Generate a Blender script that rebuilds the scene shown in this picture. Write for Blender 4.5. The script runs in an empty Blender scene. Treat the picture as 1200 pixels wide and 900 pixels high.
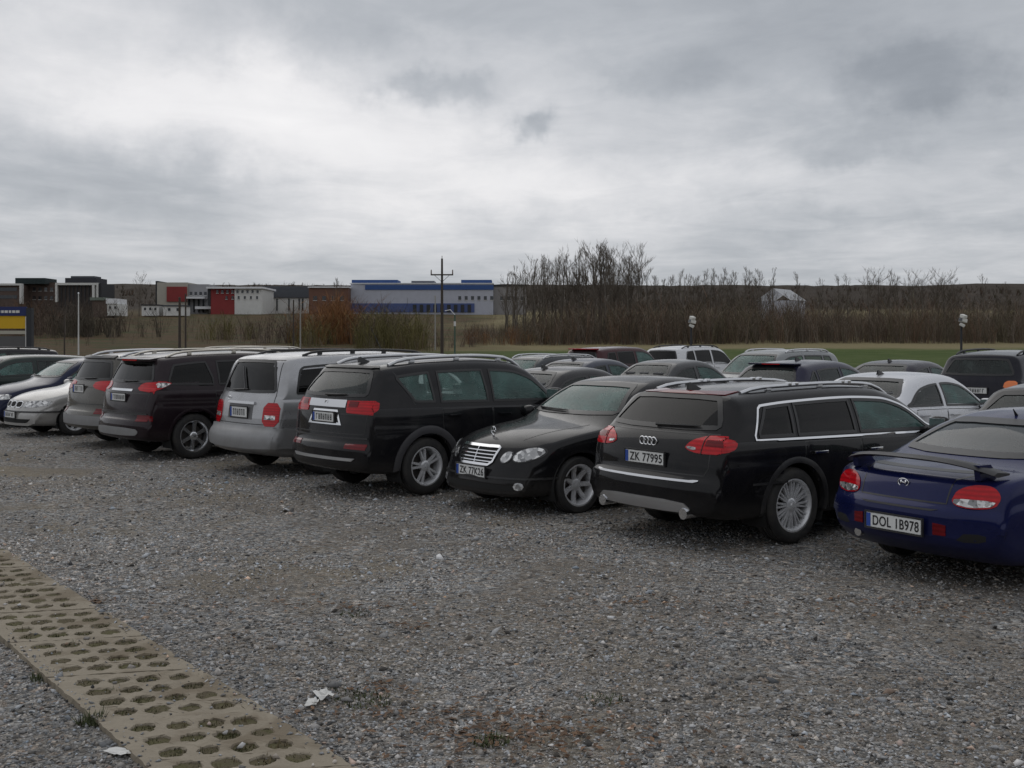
import bpy, bmesh, math, random
import numpy as np
from mathutils import Vector, Matrix
from mathutils.bvhtree import BVHTree

# ------------------------------------------------------------------ camera, sky, sun, exposure
SC = bpy.context.scene
COL = SC.collection
R = math.radians
EYE, FPX, HOR = 1.9, 1317.0, 397.0          # eye height (m), focal length (px of 1200), horizon row (of 900)

cam_data = bpy.data.cameras.new("camera")
cam_data.sensor_width = 36.0
cam_data.lens = 36.0 * FPX / 1200.0
cam_data.shift_y = -(450.0 - HOR) / 1200.0
cam_data.clip_start = 0.1
cam_data.clip_end = 6000.0
cam = bpy.data.objects.new("camera", cam_data)
COL.objects.link(cam)
cam.location = (0, 0, EYE)
cam.rotation_euler = (R(90), 0, 0)
SC.camera = cam

SUN_EL, SUN_AZ = R(42), R(-28)               # azimuth measured from +Y towards +X
SC.view_settings.view_transform = 'Standard'
SC.view_settings.look = 'None'
SC.view_settings.exposure = 0.0
SC.view_settings.gamma = 1.0
SC.cycles.use_denoising = True
SC.cycles.max_bounces = 8
SC.cycles.transparent_max_bounces = 16
SC.cycles.caustics_reflective = False
SC.cycles.caustics_refractive = False


class NT:
    """tiny helper to wire shader nodes"""
    def __init__(s, tree):
        s.t = tree
        s.n = tree.nodes
        s.l = tree.links

    def node(s, typ, **kw):
        n = s.n.new(typ)
        for k, v in kw.items():
            setattr(n, k, v)
        return n

    def inp(s, sock, v):
        if isinstance(v, bpy.types.NodeSocket):
            s.l.new(v, sock)
        else:
            sock.default_value = v

    def math(s, op, a, b=0.0, c=0.0, clamp=False):
        n = s.node('ShaderNodeMath', operation=op, use_clamp=clamp)
        s.inp(n.inputs[0], a)
        s.inp(n.inputs[1], b)
        s.inp(n.inputs[2], c)
        return n.outputs[0]

    def mix(s, f, a, b, blend='MIX'):
        n = s.node('ShaderNodeMix', data_type='RGBA', blend_type=blend)
        s.inp(n.inputs[0], f)
        s.inp(n.inputs[6], a if isinstance(a, bpy.types.NodeSocket) else (*a[:3], 1))
        s.inp(n.inputs[7], b if isinstance(b, bpy.types.NodeSocket) else (*b[:3], 1))
        return n.outputs[2]

    def noise(s, vec, scale, detail=4, rough=0.55, dist=0.0, out=0):
        n = s.node('ShaderNodeTexNoise')
        if vec is not None:
            s.l.new(vec, n.inputs['Vector'])
        n.inputs['Scale'].default_value = scale
        n.inputs['Detail'].default_value = detail
        n.inputs['Roughness'].default_value = rough
        n.inputs['Distortion'].default_value = dist
        return n.outputs[out]

    def vor(s, vec, scale, feature='F1', rnd=1.0):
        n = s.node('ShaderNodeTexVoronoi', feature=feature)
        if vec is not None:
            s.l.new(vec, n.inputs['Vector'])
        n.inputs['Scale'].default_value = scale
        n.inputs['Randomness'].default_value = rnd
        return n

    def ramp(s, f, stops, interp='LINEAR'):
        n = s.node('ShaderNodeValToRGB')
        n.color_ramp.interpolation = interp
        el = n.color_ramp.elements
        while len(el) < len(stops):
            el.new(0.5)
        for e, (p, c) in zip(el, stops):
            e.position = p
            e.color = (c, c, c, 1) if isinstance(c, (int, float)) else (*c[:3], 1)
        s.inp(n.inputs[0], f)
        return n.outputs[0]

    def smooth(s, x, a, b):
        n = s.node('ShaderNodeMapRange', interpolation_type='SMOOTHSTEP')
        s.inp(n.inputs[0], x)
        n.inputs[1].default_value = a
        n.inputs[2].default_value = b
        return n.outputs[0]


def build_world():
    w = bpy.data.worlds.new("World")
    SC.world = w
    w.use_nodes = True
    N = NT(w.node_tree)
    N.n.clear()
    out = N.node('ShaderNodeOutputWorld')
    sky = N.node('ShaderNodeTexSky', sky_type='NISHITA')
    sky.sun_disc = False
    sky.sun_elevation = SUN_EL
    sky.sun_rotation = SUN_AZ
    bg1 = N.node('ShaderNodeBackground')
    N.l.new(sky.outputs[0], bg1.inputs[0])
    bg1.inputs[1].default_value = 0.06
    tc = N.node('ShaderNodeTexCoord')
    d = tc.outputs['Generated']
    sep = N.node('ShaderNodeSeparateXYZ')
    N.l.new(d, sep.inputs[0])
    X, Y, Z = sep.outputs
    zc = N.math('ADD', N.math('MAXIMUM', Z, 0.0), 0.075)
    u = N.math('DIVIDE', X, zc)
    v = N.math('DIVIDE', Y, zc)
    cmb = N.node('ShaderNodeCombineXYZ')
    N.l.new(u, cmb.inputs[0])
    N.l.new(N.math('MULTIPLY', v, 0.8), cmb.inputs[1])
    cv = cmb.outputs[0]
    # domain-warped layers of stratocumulus
    big = N.noise(cv, 0.42, 5, 0.55, 0.6)
    mid = N.noise(cv, 1.25, 6, 0.6, 0.5)
    fine = N.noise(cv, 3.0, 8, 0.62, 0.7)
    ang = N.noise(d, 5.5, 5, 0.55, 0.8)
    az = N.math('ARCTAN2', X, Y)
    el = N.math('ARCSINE', Z)
    wob = N.noise(d, 9.0, 5, 0.6)
    wob2 = N.noise(d, 17.0, 4, 0.6)
    azw = N.math('ADD', az, N.math('MULTIPLY', N.math('SUBTRACT', wob, 0.5), 0.16))
    elw = N.math('ADD', el, N.math('MULTIPLY', N.math('SUBTRACT', wob2, 0.5), 0.07))
    base = N.math('ADD', N.math('MULTIPLY', N.math('SUBTRACT', big, 0.5), 0.30), 0.52)
    base = N.math('ADD', base, N.math('MULTIPLY', N.math('SUBTRACT', mid, 0.5), 0.34))
    base = N.math('ADD', base, N.math('MULTIPLY', N.math('SUBTRACT', fine, 0.5), 0.19))
    base = N.math('ADD', base, N.math('MULTIPLY', N.math('SUBTRACT', ang, 0.5), 0.14))
    # the individual cloud masses and gaps that stand over this horizon (az, el in px of the focal length)
    blobs = [(300, 130, 190, 50, .26), (430, 205, 260, 62, .20), (30, 40, 170, 80, .14), (900, 212, 120, 28, .11),
             (660, 235, 150, 35, .09), (150, 225, 210, 42, -.20), (20, 160, 130, 40, -.05),
             (1085, 112, 80, 40, -.24), (632, 154, 32, 18, -.26), (520, 104, 52, 20, -.20), (790, 92, 60, 22, -.09),
             (640, 0, 900, 55, -.13), (1090, 110, 330, 120, -.10), (1010, 60, 200, 50, -.05), (1040, 268, 240, 14, -.06), (1020, 178, 70, 18, -.09)]
    for (px, py, sx, sy, amp) in blobs:
        a0, e0 = math.atan((px - 600) / FPX), math.atan((HOR - py) / FPX)
        da = N.math('DIVIDE', N.math('SUBTRACT', azw, a0), sx / FPX)
        de = N.math('DIVIDE', N.math('SUBTRACT', elw, e0), sy / FPX)
        r2 = N.math('ADD', N.math('MULTIPLY', da, da), N.math('MULTIPLY', de, de))
        g = N.math('EXPONENT', N.math('MULTIPLY', N.math('POWER', r2, 1.0 if sx > 100 else 1.6), -0.8))
        base = N.math('ADD', base, N.math('MULTIPLY', g, amp))
    low = N.smooth(el, 0.10, 0.015)               # thicker, bluer layer seen edge-on near the horizon
    base = N.math('SUBTRACT', base, N.math('MULTIPLY', low, 0.16))
    col = N.ramp(base, [(0.0, (.165, .178, .198)), (0.20, (.235, .253, .28)), (0.40, (.345, .362, .388)),
                        (0.58, (.485, .492, .512)), (0.74, (.62, .615, .625)), (1.0, (.74, .73, .73))])
    bg2 = N.node('ShaderNodeBackground')
    N.l.new(col, bg2.inputs[0])
    bg2.inputs[1].default_value = 1.36
    mx = N.node('ShaderNodeMixShader')
    mx.inputs[0].default_value = 0.95
    N.l.new(bg1.outputs[0], mx.inputs[1])
    N.l.new(bg2.outputs[0], mx.inputs[2])
    N.l.new(mx.outputs[0], out.inputs[0])


build_world()
sun_data = bpy.data.lights.new("sun", 'SUN')
sun_data.energy = 0.6
sun_data.angle = R(60)
sun_data.color = (1.0, 0.96, 0.9)
sun = bpy.data.objects.new("sun", sun_data)
COL.objects.link(sun)
sun.location = (-20, 30, 40)
_d = Vector((math.sin(SUN_AZ) * math.cos(SUN_EL), math.cos(SUN_AZ) * math.cos(SUN_EL), math.sin(SUN_EL)))
sun.rotation_euler = _d.to_track_quat('Z', 'Y').to_euler()


def gpt(px, py):
    """ground point under a picture position (used to survey where things stand)"""
    k = EYE / (py - HOR)
    return ((px - 600) * k, FPX * k)


# ------------------------------------------------------------------ materials
MATS = {}


def mat(name, col=(.5, .5, .5), rough=.5, metal=0.0, coat=0.0, spec=.5, emit=None, fn=None):
    if name in MATS:
        return MATS[name]
    m = bpy.data.materials.new(name)
    m.use_nodes = True
    N = NT(m.node_tree)
    b = N.n['Principled BSDF']
    b.inputs['Base Color'].default_value = (*col, 1)
    b.inputs['Roughness'].default_value = rough
    b.inputs['Metallic'].default_value = metal
    b.inputs['Coat Weight'].default_value = coat
    b.inputs['Coat Roughness'].default_value = .04
    b.inputs['Coat IOR'].default_value = 1.45
    b.inputs['Specular IOR Level'].default_value = spec
    if fn:
        fn(N, b)
    MATS[name] = m
    return m


def dusty(amount=.18,  col=(.16, .145, .125), scale=2.2, rlo=.22, rhi=.5, base=None, mud=0.0):
    """uneven road film: drier, duller patches with a shape of their own"""
    def f(N, b):
        tc = N.node('ShaderNodeTexCoord')
        n1 = N.noise(tc.outputs['Object'], scale, 6, .65, .4)
        n2 = N.noise(tc.outputs['Object'], scale * 14, 4, .7)
        k = N.math('MULTIPLY', N.smooth(n1, .38, .78), N.math('ADD', N.math('MULTIPLY', n2, .8), .4), clamp=True)
        sz = N.node('ShaderNodeSeparateXYZ')                  # mud thrown up over sills and bumpers
        N.l.new(tc.outputs['Object'], sz.inputs[0])
        spray = N.smooth(N.math('ADD', sz.outputs[2], N.math('MULTIPLY', n1, .5)), .78, .42)
        k = N.math('ADD', k, N.math('MULTIPLY', spray, N.math('MULTIPLY', n2, mud)))
        c0 = b.inputs['Base Color'].default_value[:3] if base is None else base(N, tc)
        N.l.new(N.mix(N.math('MULTIPLY', k, amount), c0, col), b.inputs['Base Color'])
        r = N.node('ShaderNodeMapRange')
        N.l.new(k, r.inputs[0])
        r.inputs[3].default_value = rlo
        r.inputs[4].default_value = rhi
        N.l.new(r.outputs[0], b.inputs['Roughness'])
        cr = N.node('ShaderNodeMapRange')
        N.l.new(k, cr.inputs[0])
        cr.inputs[3].default_value = .03
        cr.inputs[4].default_value = .12
        N.l.new(cr.outputs[0], b.inputs['Coat Roughness'])
    return f


def paint(name, col, metal=.0, two=None, amount=.05):
    base = None
    if two:
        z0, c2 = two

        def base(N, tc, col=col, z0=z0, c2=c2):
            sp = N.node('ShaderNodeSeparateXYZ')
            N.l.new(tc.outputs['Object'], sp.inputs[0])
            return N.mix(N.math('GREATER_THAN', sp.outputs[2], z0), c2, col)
    return mat(name, col, .3, metal, .52 if not metal else .5, .05, fn=dusty(amount, base=base, mud=4.5))


CHROME = mat('chrome', (.75, .76, .78), .12, 1.0)
ALU = mat('brushed_aluminium', (.62, .63, .65), .32, 1.0)
ALLOY = mat('alloy_wheel_silver', (.72, .73, .75), .3, .4, fn=dusty(.25, (.12, .10, .085), 6, .25, .55))
PLAST = mat('black_plastic', (.018, .018, .02), .45, fn=dusty(.35, (.10, .095, .085), 4, .4, .7))
SEAL = mat('rubber_seal', (.012, .012, .013), .35)
RUBBER = mat('tyre_rubber', (.02, .02, .021), .75, fn=dusty(.5, (.10, .09, .075), 9, .7, .9))
WELL = mat('wheel_well_liner', (.012, .012, .012), .9)
FABRIC = mat('seat_fabric', (.085, .086, .09), .9)
TRIM = mat('cabin_trim', (.11, .11, .115), .8)
PLATE = mat('plate_white', (.72, .73, .72), .35)
PLBLUE = mat('plate_blue', (.02, .07, .35), .4)
INK = mat('plate_ink', (.012, .012, .014), .5)
ORANGE = mat('amber_lens', (.75, .17, .02), .15, coat=1)
BRAKE = mat('brake_disc', (.12, .11, .105), .5, .8)


def _lens(col):
    def f(N, b):
        tc = N.node('ShaderNodeTexCoord')
        w = N.node('ShaderNodeTexWave', wave_type='BANDS', bands_direction='Z')
        N.l.new(tc.outputs['Object'], w.inputs['Vector'])
        w.inputs['Scale'].default_value = 9
        w.inputs['Distortion'].default_value = 1.2
        n = N.noise(tc.outputs['Object'], 24, 3)
        k = N.math('MULTIPLY', w.outputs[1], n)
        N.l.new(N.mix(k, [c * .72 for c in col], [min(1, c * 1.35) for c in col]), b.inputs['Base Color'])
    return f


REDL = mat('red_lens', (.5, .004, .01), .15, coat=.6, spec=.1, fn=_lens((.50, .005, .012)))
DRED = mat('dark_red_lens', (.16, .006, .01), .15, coat=.5, spec=.1, fn=_lens((.16, .006, .01)))


def _reflector(N, b):
    tc = N.node('ShaderNodeTexCoord')
    v = N.vor(tc.outputs['Object'], 22)
    sp = N.node('ShaderNodeSeparateColor')
    N.l.new(v.outputs['Color'], sp.inputs[0])
    N.l.new(N.ramp(sp.outputs[0], [(0, (.10, .10, .105)), (.35, (.34, .345, .35)), (.7, (.62, .62, .62)), (1, (.85, .85, .84))]), b.inputs['Base Color'])
    bp = N.node('ShaderNodeBump')
    bp.inputs['Strength'].default_value = .5
    bp.inputs['Distance'].default_value = .02
    N.l.new(v.outputs['Distance'], bp.inputs['Height'])
    N.l.new(bp.outputs[0], b.inputs['Normal'])


CLEAR = mat('clear_lens', (.42, .43, .45), .12, .45, coat=1.0, fn=_reflector)


def glass(name, tint, film=.02, fcol=(.30, .32, .31), ior=1.45):
    if name in MATS:
        return MATS[name]
    m = bpy.data.materials.new(name)
    m.use_nodes = True
    N = NT(m.node_tree)
    N.n.clear()
    out = N.node('ShaderNodeOutputMaterial')
    tr = N.node('ShaderNodeBsdfTransparent')
    tc = N.node('ShaderNodeTexCoord')
    n1 = N.noise(tc.outputs['Object'], 3.0, 5, .65, .5)
    N.l.new(N.mix(N.smooth(n1, .35, .8), tint, [t * .85 for t in tint]), tr.inputs[0])
    gl = N.node('ShaderNodeBsdfGlossy')
    gl.inputs['Roughness'].default_value = .02
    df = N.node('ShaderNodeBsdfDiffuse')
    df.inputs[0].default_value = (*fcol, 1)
    fr = N.node('ShaderNodeFresnel')
    fr.inputs[0].default_value = ior
    m1 = N.node('ShaderNodeMixShader')
    N.l.new(N.math('MULTIPLY', fr.outputs[0], 1.0, clamp=True), m1.inputs[0])
    N.l.new(tr.outputs[0], m1.inputs[1])
    N.l.new(gl.outputs[0], m1.inputs[2])
    m2 = N.node('ShaderNodeMixShader')           # thin dust film; strong tints also paint in glow and reflections
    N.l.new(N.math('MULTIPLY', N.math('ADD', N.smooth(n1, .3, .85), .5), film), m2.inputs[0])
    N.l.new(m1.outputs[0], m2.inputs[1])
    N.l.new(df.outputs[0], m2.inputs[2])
    N.l.new(m2.outputs[0], out.inputs[0])
    MATS[name] = m
    return m


GCLEAR = glass('window_glass', (.86, .97, .93), .24, (.24, .46, .42))  # teal film colour also paints in the bright glow of the panes
GTINT = glass('privacy_glass', (.05, .05, .055), .006, (.3, .3, .3), 1.38)
GMID = glass('tinted_glass', (.50, .58, .56), .07, (.22, .30, .29))


# ------------------------------------------------------------------ mesh helpers
def mesh_from(name, verts, faces, m=None, smooth=False, angle=None):
    me = bpy.data.meshes.new(name)
    me.from_pydata([tuple(v) for v in verts], [], faces)
    if m is not None:
        me.materials.append(m)
    if smooth:
        me.polygons.foreach_set('use_smooth', [True] * len(me.polygons))
        if angle:
            me.set_sharp_from_angle(angle=R(angle))
    me.update()
    return me


def link(name, me, parent=None):
    o = bpy.data.objects.new(name, me)
    COL.objects.link(o)
    if parent is not None:
        o.parent = parent
    return o


def bm_mesh(name, bm, m, smooth=False, angle=None):
    me = bpy.data.meshes.new(name)
    bm.to_mesh(me)
    bm.free()
    for x in (m if isinstance(m, (list, tuple)) else [m]):
        me.materials.append(x)
    if smooth:
        me.polygons.foreach_set('use_smooth', [True] * len(me.polygons))
        if angle:
            me.set_sharp_from_angle(angle=R(angle))
    return me


def tag(o, label=None, cat=None, group=None, kind=None):
    if label:
        o['label'] = label
    if cat:
        o['category'] = cat
    if group:
        o['group'] = group
    if kind:
        o['kind'] = kind
    return o


def empty(name, loc=(0, 0, 0), rz=0.0):
    o = bpy.data.objects.new(name, None)
    COL.objects.link(o)
    o.empty_display_size = .2
    o.location = loc
    o.rotation_euler = (0, 0, rz)
    return o


def add_box(bm, c, s, M=None, bevel=0.0, mi=0):
    r = bmesh.ops.create_cube(bm, size=1.0)
    vs = r['verts']
    for v in vs:
        v.co = Vector((v.co.x * s[0] + c[0], v.co.y * s[1] + c[1], v.co.z * s[2] + c[2]))
        if M is not None:
            v.co = M @ v.co
    fs = set(f for v in vs for f in v.link_faces)
    for f in fs:
        f.material_index = mi
    if bevel:
        es = list(set(e for v in vs for e in v.link_edges))
        bmesh.ops.bevel(bm, geom=es, offset=bevel, segments=2, profile=.6, affect='EDGES')
    return vs


def box_mesh(name, c, s, m, bevel=0.0):
    bm = bmesh.new()
    add_box(bm, c, s, None, bevel)
    return bm_mesh(name, bm, m)


def add_tube(bm, pts, rad, n=8, cap=True):
    """tube along a polyline; rad is a number or one per point"""
    pts = [Vector(p) for p in pts]
    rings = []
    for i, p in enumerate(pts):
        t = (pts[min(i + 1, len(pts) - 1)] - pts[max(i - 1, 0)]).normalized()
        a = t.cross(Vector((0, 0, 1)) if abs(t.z) < .9 else Vector((1, 0, 0))).normalized()
        b = t.cross(a)
        r = rad[i] if isinstance(rad, (list, tuple)) else rad
        rings.append([bm.verts.new(p + a * (r * math.cos(2 * math.pi * k / n)) + b * (r * math.sin(2 * math.pi * k / n))) for k in range(n)])
    for A, B in zip(rings, rings[1:]):
        for k in range(n):
            bm.faces.new((A[k], A[(k + 1) % n], B[(k + 1) % n], B[k]))
    if cap:
        bm.faces.new(rings[0][::-1])
        bm.faces.new(rings[-1])
    return rings


def tube_mesh(name, pts, rad, m, n=8):
    bm = bmesh.new()
    add_tube(bm, pts, rad, n)
    bmesh.ops.recalc_face_normals(bm, faces=bm.faces)
    return bm_mesh(name, bm, m, True, 50)


def lathe_y(bm, prof, n=40, mi=0):
    """profile of (y, r) turned about the y axis"""
    rings = []
    for (y, r) in prof:
        rings.append([bm.verts.new((r * math.cos(2 * math.pi * k / n), y, r * math.sin(2 * math.pi * k / n))) for k in range(n)])
    for A, B in zip(rings, rings[1:]):
        for k in range(n):
            f = bm.faces.new((A[k], B[k], B[(k + 1) % n], A[(k + 1) % n]))
            f.material_index = mi
    return rings


def pchip(pts):
    xs = np.array([p[0] for p in pts], float)
    ys = np.array([p[1] for p in pts], float)
    h = np.diff(xs)
    dl = np.diff(ys) / h
    n = len(xs)
    m = np.zeros(n)
    for i in range(1, n - 1):
        if dl[i - 1] * dl[i] > 0:
            w1, w2 = 2 * h[i] + h[i - 1], h[i] + 2 * h[i - 1]
            m[i] = (w1 + w2) / (w1 / dl[i - 1] + w2 / dl[i])
    m[0], m[-1] = dl[0], dl[-1]

    def f(x):
        x = min(max(x, xs[0]), xs[-1])
        i = min(max(int(np.searchsorted(xs, x)) - 1, 0), n - 2)
        t = (x - xs[i]) / h[i]
        return ((1 + 2 * t) * (1 - t) ** 2 * ys[i] + t * (1 - t) ** 2 * h[i] * m[i]
                + t * t * (3 - 2 * t) * ys[i + 1] + t * t * (t - 1) * h[i] * m[i + 1])
    return f


def chaikin(poly, it=2):
    for _ in range(it):
        q = []
        for a, b in zip(poly, poly[1:] + poly[:1]):
            q.append((a[0] * .78 + b[0] * .22, a[1] * .78 + b[1] * .22))
            q.append((a[0] * .22 + b[0] * .78, a[1] * .22 + b[1] * .78))
        poly = q
    return poly


def inside(poly, u, v):
    c = False
    j = len(poly) - 1
    for i in range(len(poly)):
        (xi, yi), (xj, yj) = poly[i], poly[j]
        if (yi > v) != (yj > v) and u < (xj - xi) * (v - yi) / (yj - yi) + xi:
            c = not c
        j = i
    return c


def cols_of(poly, u):
    vs = []
    for a, b in zip(poly, poly[1:] + poly[:1]):
        if (a[0] <= u < b[0]) or (b[0] <= u < a[0]):
            t = (u - a[0]) / (b[0] - a[0])
            vs.append(a[1] + t * (b[1] - a[1]))
    return (min(vs), max(vs)) if len(vs) >= 2 else None


def densify(poly, d=.035):
    q = []
    for a, b in zip(poly, poly[1:] + poly[:1]):
        n = max(1, int(math.hypot(b[0] - a[0], b[1] - a[1]) / d))
        for k in range(n):
            q.append((a[0] + (b[0] - a[0]) * k / n, a[1] + (b[1] - a[1]) * k / n))
    return q


def poly_offset(poly, d):
    """offset outward by d (any winding)"""
    A = sum(a[0] * b[1] - b[0] * a[1] for a, b in zip(poly, poly[1:] + poly[:1]))
    s = 1 if A > 0 else -1
    out = []
    n = len(poly)
    for i in range(n):
        p, q, r = poly[i - 1], poly[i], poly[(i + 1) % n]
        t1 = Vector((q[0] - p[0], q[1] - p[1]))
        t2 = Vector((r[0] - q[0], r[1] - q[1]))
        if t1.length < 1e-7 or t2.length < 1e-7:
            t = t1 + t2
        else:
            t = t1.normalized() + t2.normalized()
        t = t.normalized() if t.length > 1e-7 else Vector((1, 0))
        out.append((q[0] + s * d * t.y, q[1] - s * d * t.x))
    return out


# ------------------------------------------------------------------ wheels
WHEELS = {}


def wheel_meshes(key, rad, tw, rim, n, double, wid, mat_rim, dish):
    if key in WHEELS:
        return WHEELS[key]
    h = tw / 2
    bm = bmesh.new()
    prof = [(-h * .80, rim - .004), (-h * .97, rim + .012), (-h * 1.0, rim + (rad - rim) * .35), (-h * .97, rim + (rad - rim) * .7),
            (-h * .86, rad - .016), (-h * .70, rad - .004), (-h * .68, rad - .010), (-h * .62, rad - .010), (-h * .60, rad - .002),
            (-h * .22, rad), (-h * .20, rad - .009), (-h * .13, rad - .009), (-h * .11, rad), (h * .11, rad), (h * .13, rad - .009), (h * .20, rad - .009),
            (h * .22, rad), (h * .6, rad - .002), (h * .86, rad - .016), (h * .97, rad - .06), (h, rim + .02), (h * .8, rim - .004)]
    lathe_y(bm, prof, 44)
    bmesh.ops.recalc_face_normals(bm, faces=bm.faces)
    tyre = bm_mesh('tyre', bm, RUBBER, True, 40)
    bm = bmesh.new()
    # bright outer lip, barrel, then the spokes and hub
    lathe_y(bm, [(-h * .82, rim + .006), (-h * .90, rim + .004), (-h * .90, rim - .010), (-h * .80, rim - .016), (-h * .62, rim - .030), (h * .6, rim - .04), (h * .75, rim - .004)], 44)
    hub = .036 + .012
    f0 = -h * .62 + dish
    lathe_y(bm, [(f0 + .05, hub + .02), (f0 + .0, hub + .018), (f0 - .012, hub), (f0 - .014, .026), (f0 - .022, .022), (f0 - .022, .001)], 24)
    ang = []
    for k in range(n):
        a = 2 * math.pi * (k + .25) / n
        ang += [a - double, a + double] if double else [a]
    for a in ang:
        vs = []
        r0, r1 = .035, rim - .012
        for (r, w, yo, th) in ((r0, wid[0], f0, .03), ((r0 + r1) / 2, (wid[0] + wid[1]) / 2 * .92, f0 - .004, .026), (r1, wid[1], -h * .70, .03)):
            for sx in (-1, 1):
                for (sy, cut) in ((0, .7), (1, 1.0)):
                    vs.append(bm.verts.new(Matrix.Rotation(a, 3, 'Y') @ Vector((r, yo + sy * th, sx * w / 2 * (cut)))))
        for q in (0, 4):
            A = vs[q:q + 4]
            B = vs[q + 4:q + 8]
            for (i, j) in ((0, 1), (1, 3), (3, 2), (2, 0)):
                bm.faces.new((A[i], A[j], B[j], B[i]))
    for k in range(5):
        a = 2 * math.pi * k / 5
        M = Matrix.Translation((.032 * math.cos(a) * 1.1, f0 - .010, .032 * math.sin(a) * 1.1))
        bmesh.ops.create_icosphere(bm, subdivisions=1, radius=.007, matrix=M)
    bmesh.ops.recalc_face_normals(bm, faces=bm.faces)
    rimm = bm_mesh('rim', bm, mat_rim, True, 35)
    bm = bmesh.new()
    lathe_y(bm, [(h * .0, .001), (h * .0, rim * .72), (h * .12, rim * .72), (h * .12, .001)], 32)
    bmesh.ops.recalc_face_normals(bm, faces=bm.faces)
    brake = bm_mesh('brake', bm, BRAKE, True, 40)
    WHEELS[key] = (brake, tyre, rimm)
    return WHEELS[key]


# ------------------------------------------------------------------ the car builder
TOPS = {   # (x/L, z/H) centre-line silhouettes from the tail to the nose
    'sedan': [(0, .40), (.004, .455), (.012, .475), (.017, .57), (.026, .655), (.045, .685), (.14, .705), (.19, .735), (.325, .955), (.40, .99), (.48, 1.0),
              (.56, .972), (.61, .915), (.735, .695), (.765, .668), (.87, .60), (.935, .535), (.968, .465), (.99, .38), (1, .30)],
    'wagon': [(0, .38), (.004, .44), (.012, .46), (.016, .56), (.028, .67), (.045, .735), (.098, .935), (.105, .955), (.14, .968), (.25, .99), (.40, 1.0),
              (.52, .985), (.58, .945), (.73, .69), (.76, .66), (.87, .595), (.935, .53), (.968, .46), (.99, .38), (1, .30)],
    'hatch': [(0, .38), (.004, .43), (.012, .455), (.017, .56), (.035, .66), (.06, .70), (.16, .925), (.17, .945), (.22, .965), (.35, .995), (.45, 1.0),
              (.54, .975), (.60, .92), (.74, .69), (.77, .66), (.87, .60), (.935, .53), (.968, .46), (.99, .38), (1, .30)],
    'suv': [(0, .33), (.004, .37), (.014, .40), (.018, .50), (.026, .60), (.042, .69), (.085, .92), (.09, .945), (.12, .960), (.25, .99), (.40, 1.0),
            (.52, .99), (.585, .95), (.725, .665), (.755, .640), (.87, .585), (.935, .535), (.972, .47), (.99, .36), (1, .27)],
    'van': [(0, .31), (.004, .35), (.016, .385), (.020, .46), (.026, .56), (.040, .67), (.075, .93), (.082, .95), (.11, .972), (.25, .995), (.40, 1.0),
            (.55, .985), (.635, .93), (.80, .62), (.83, .585), (.90, .54), (.95, .48), (.98, .40), (.993, .34), (1, .26)],
}


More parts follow.
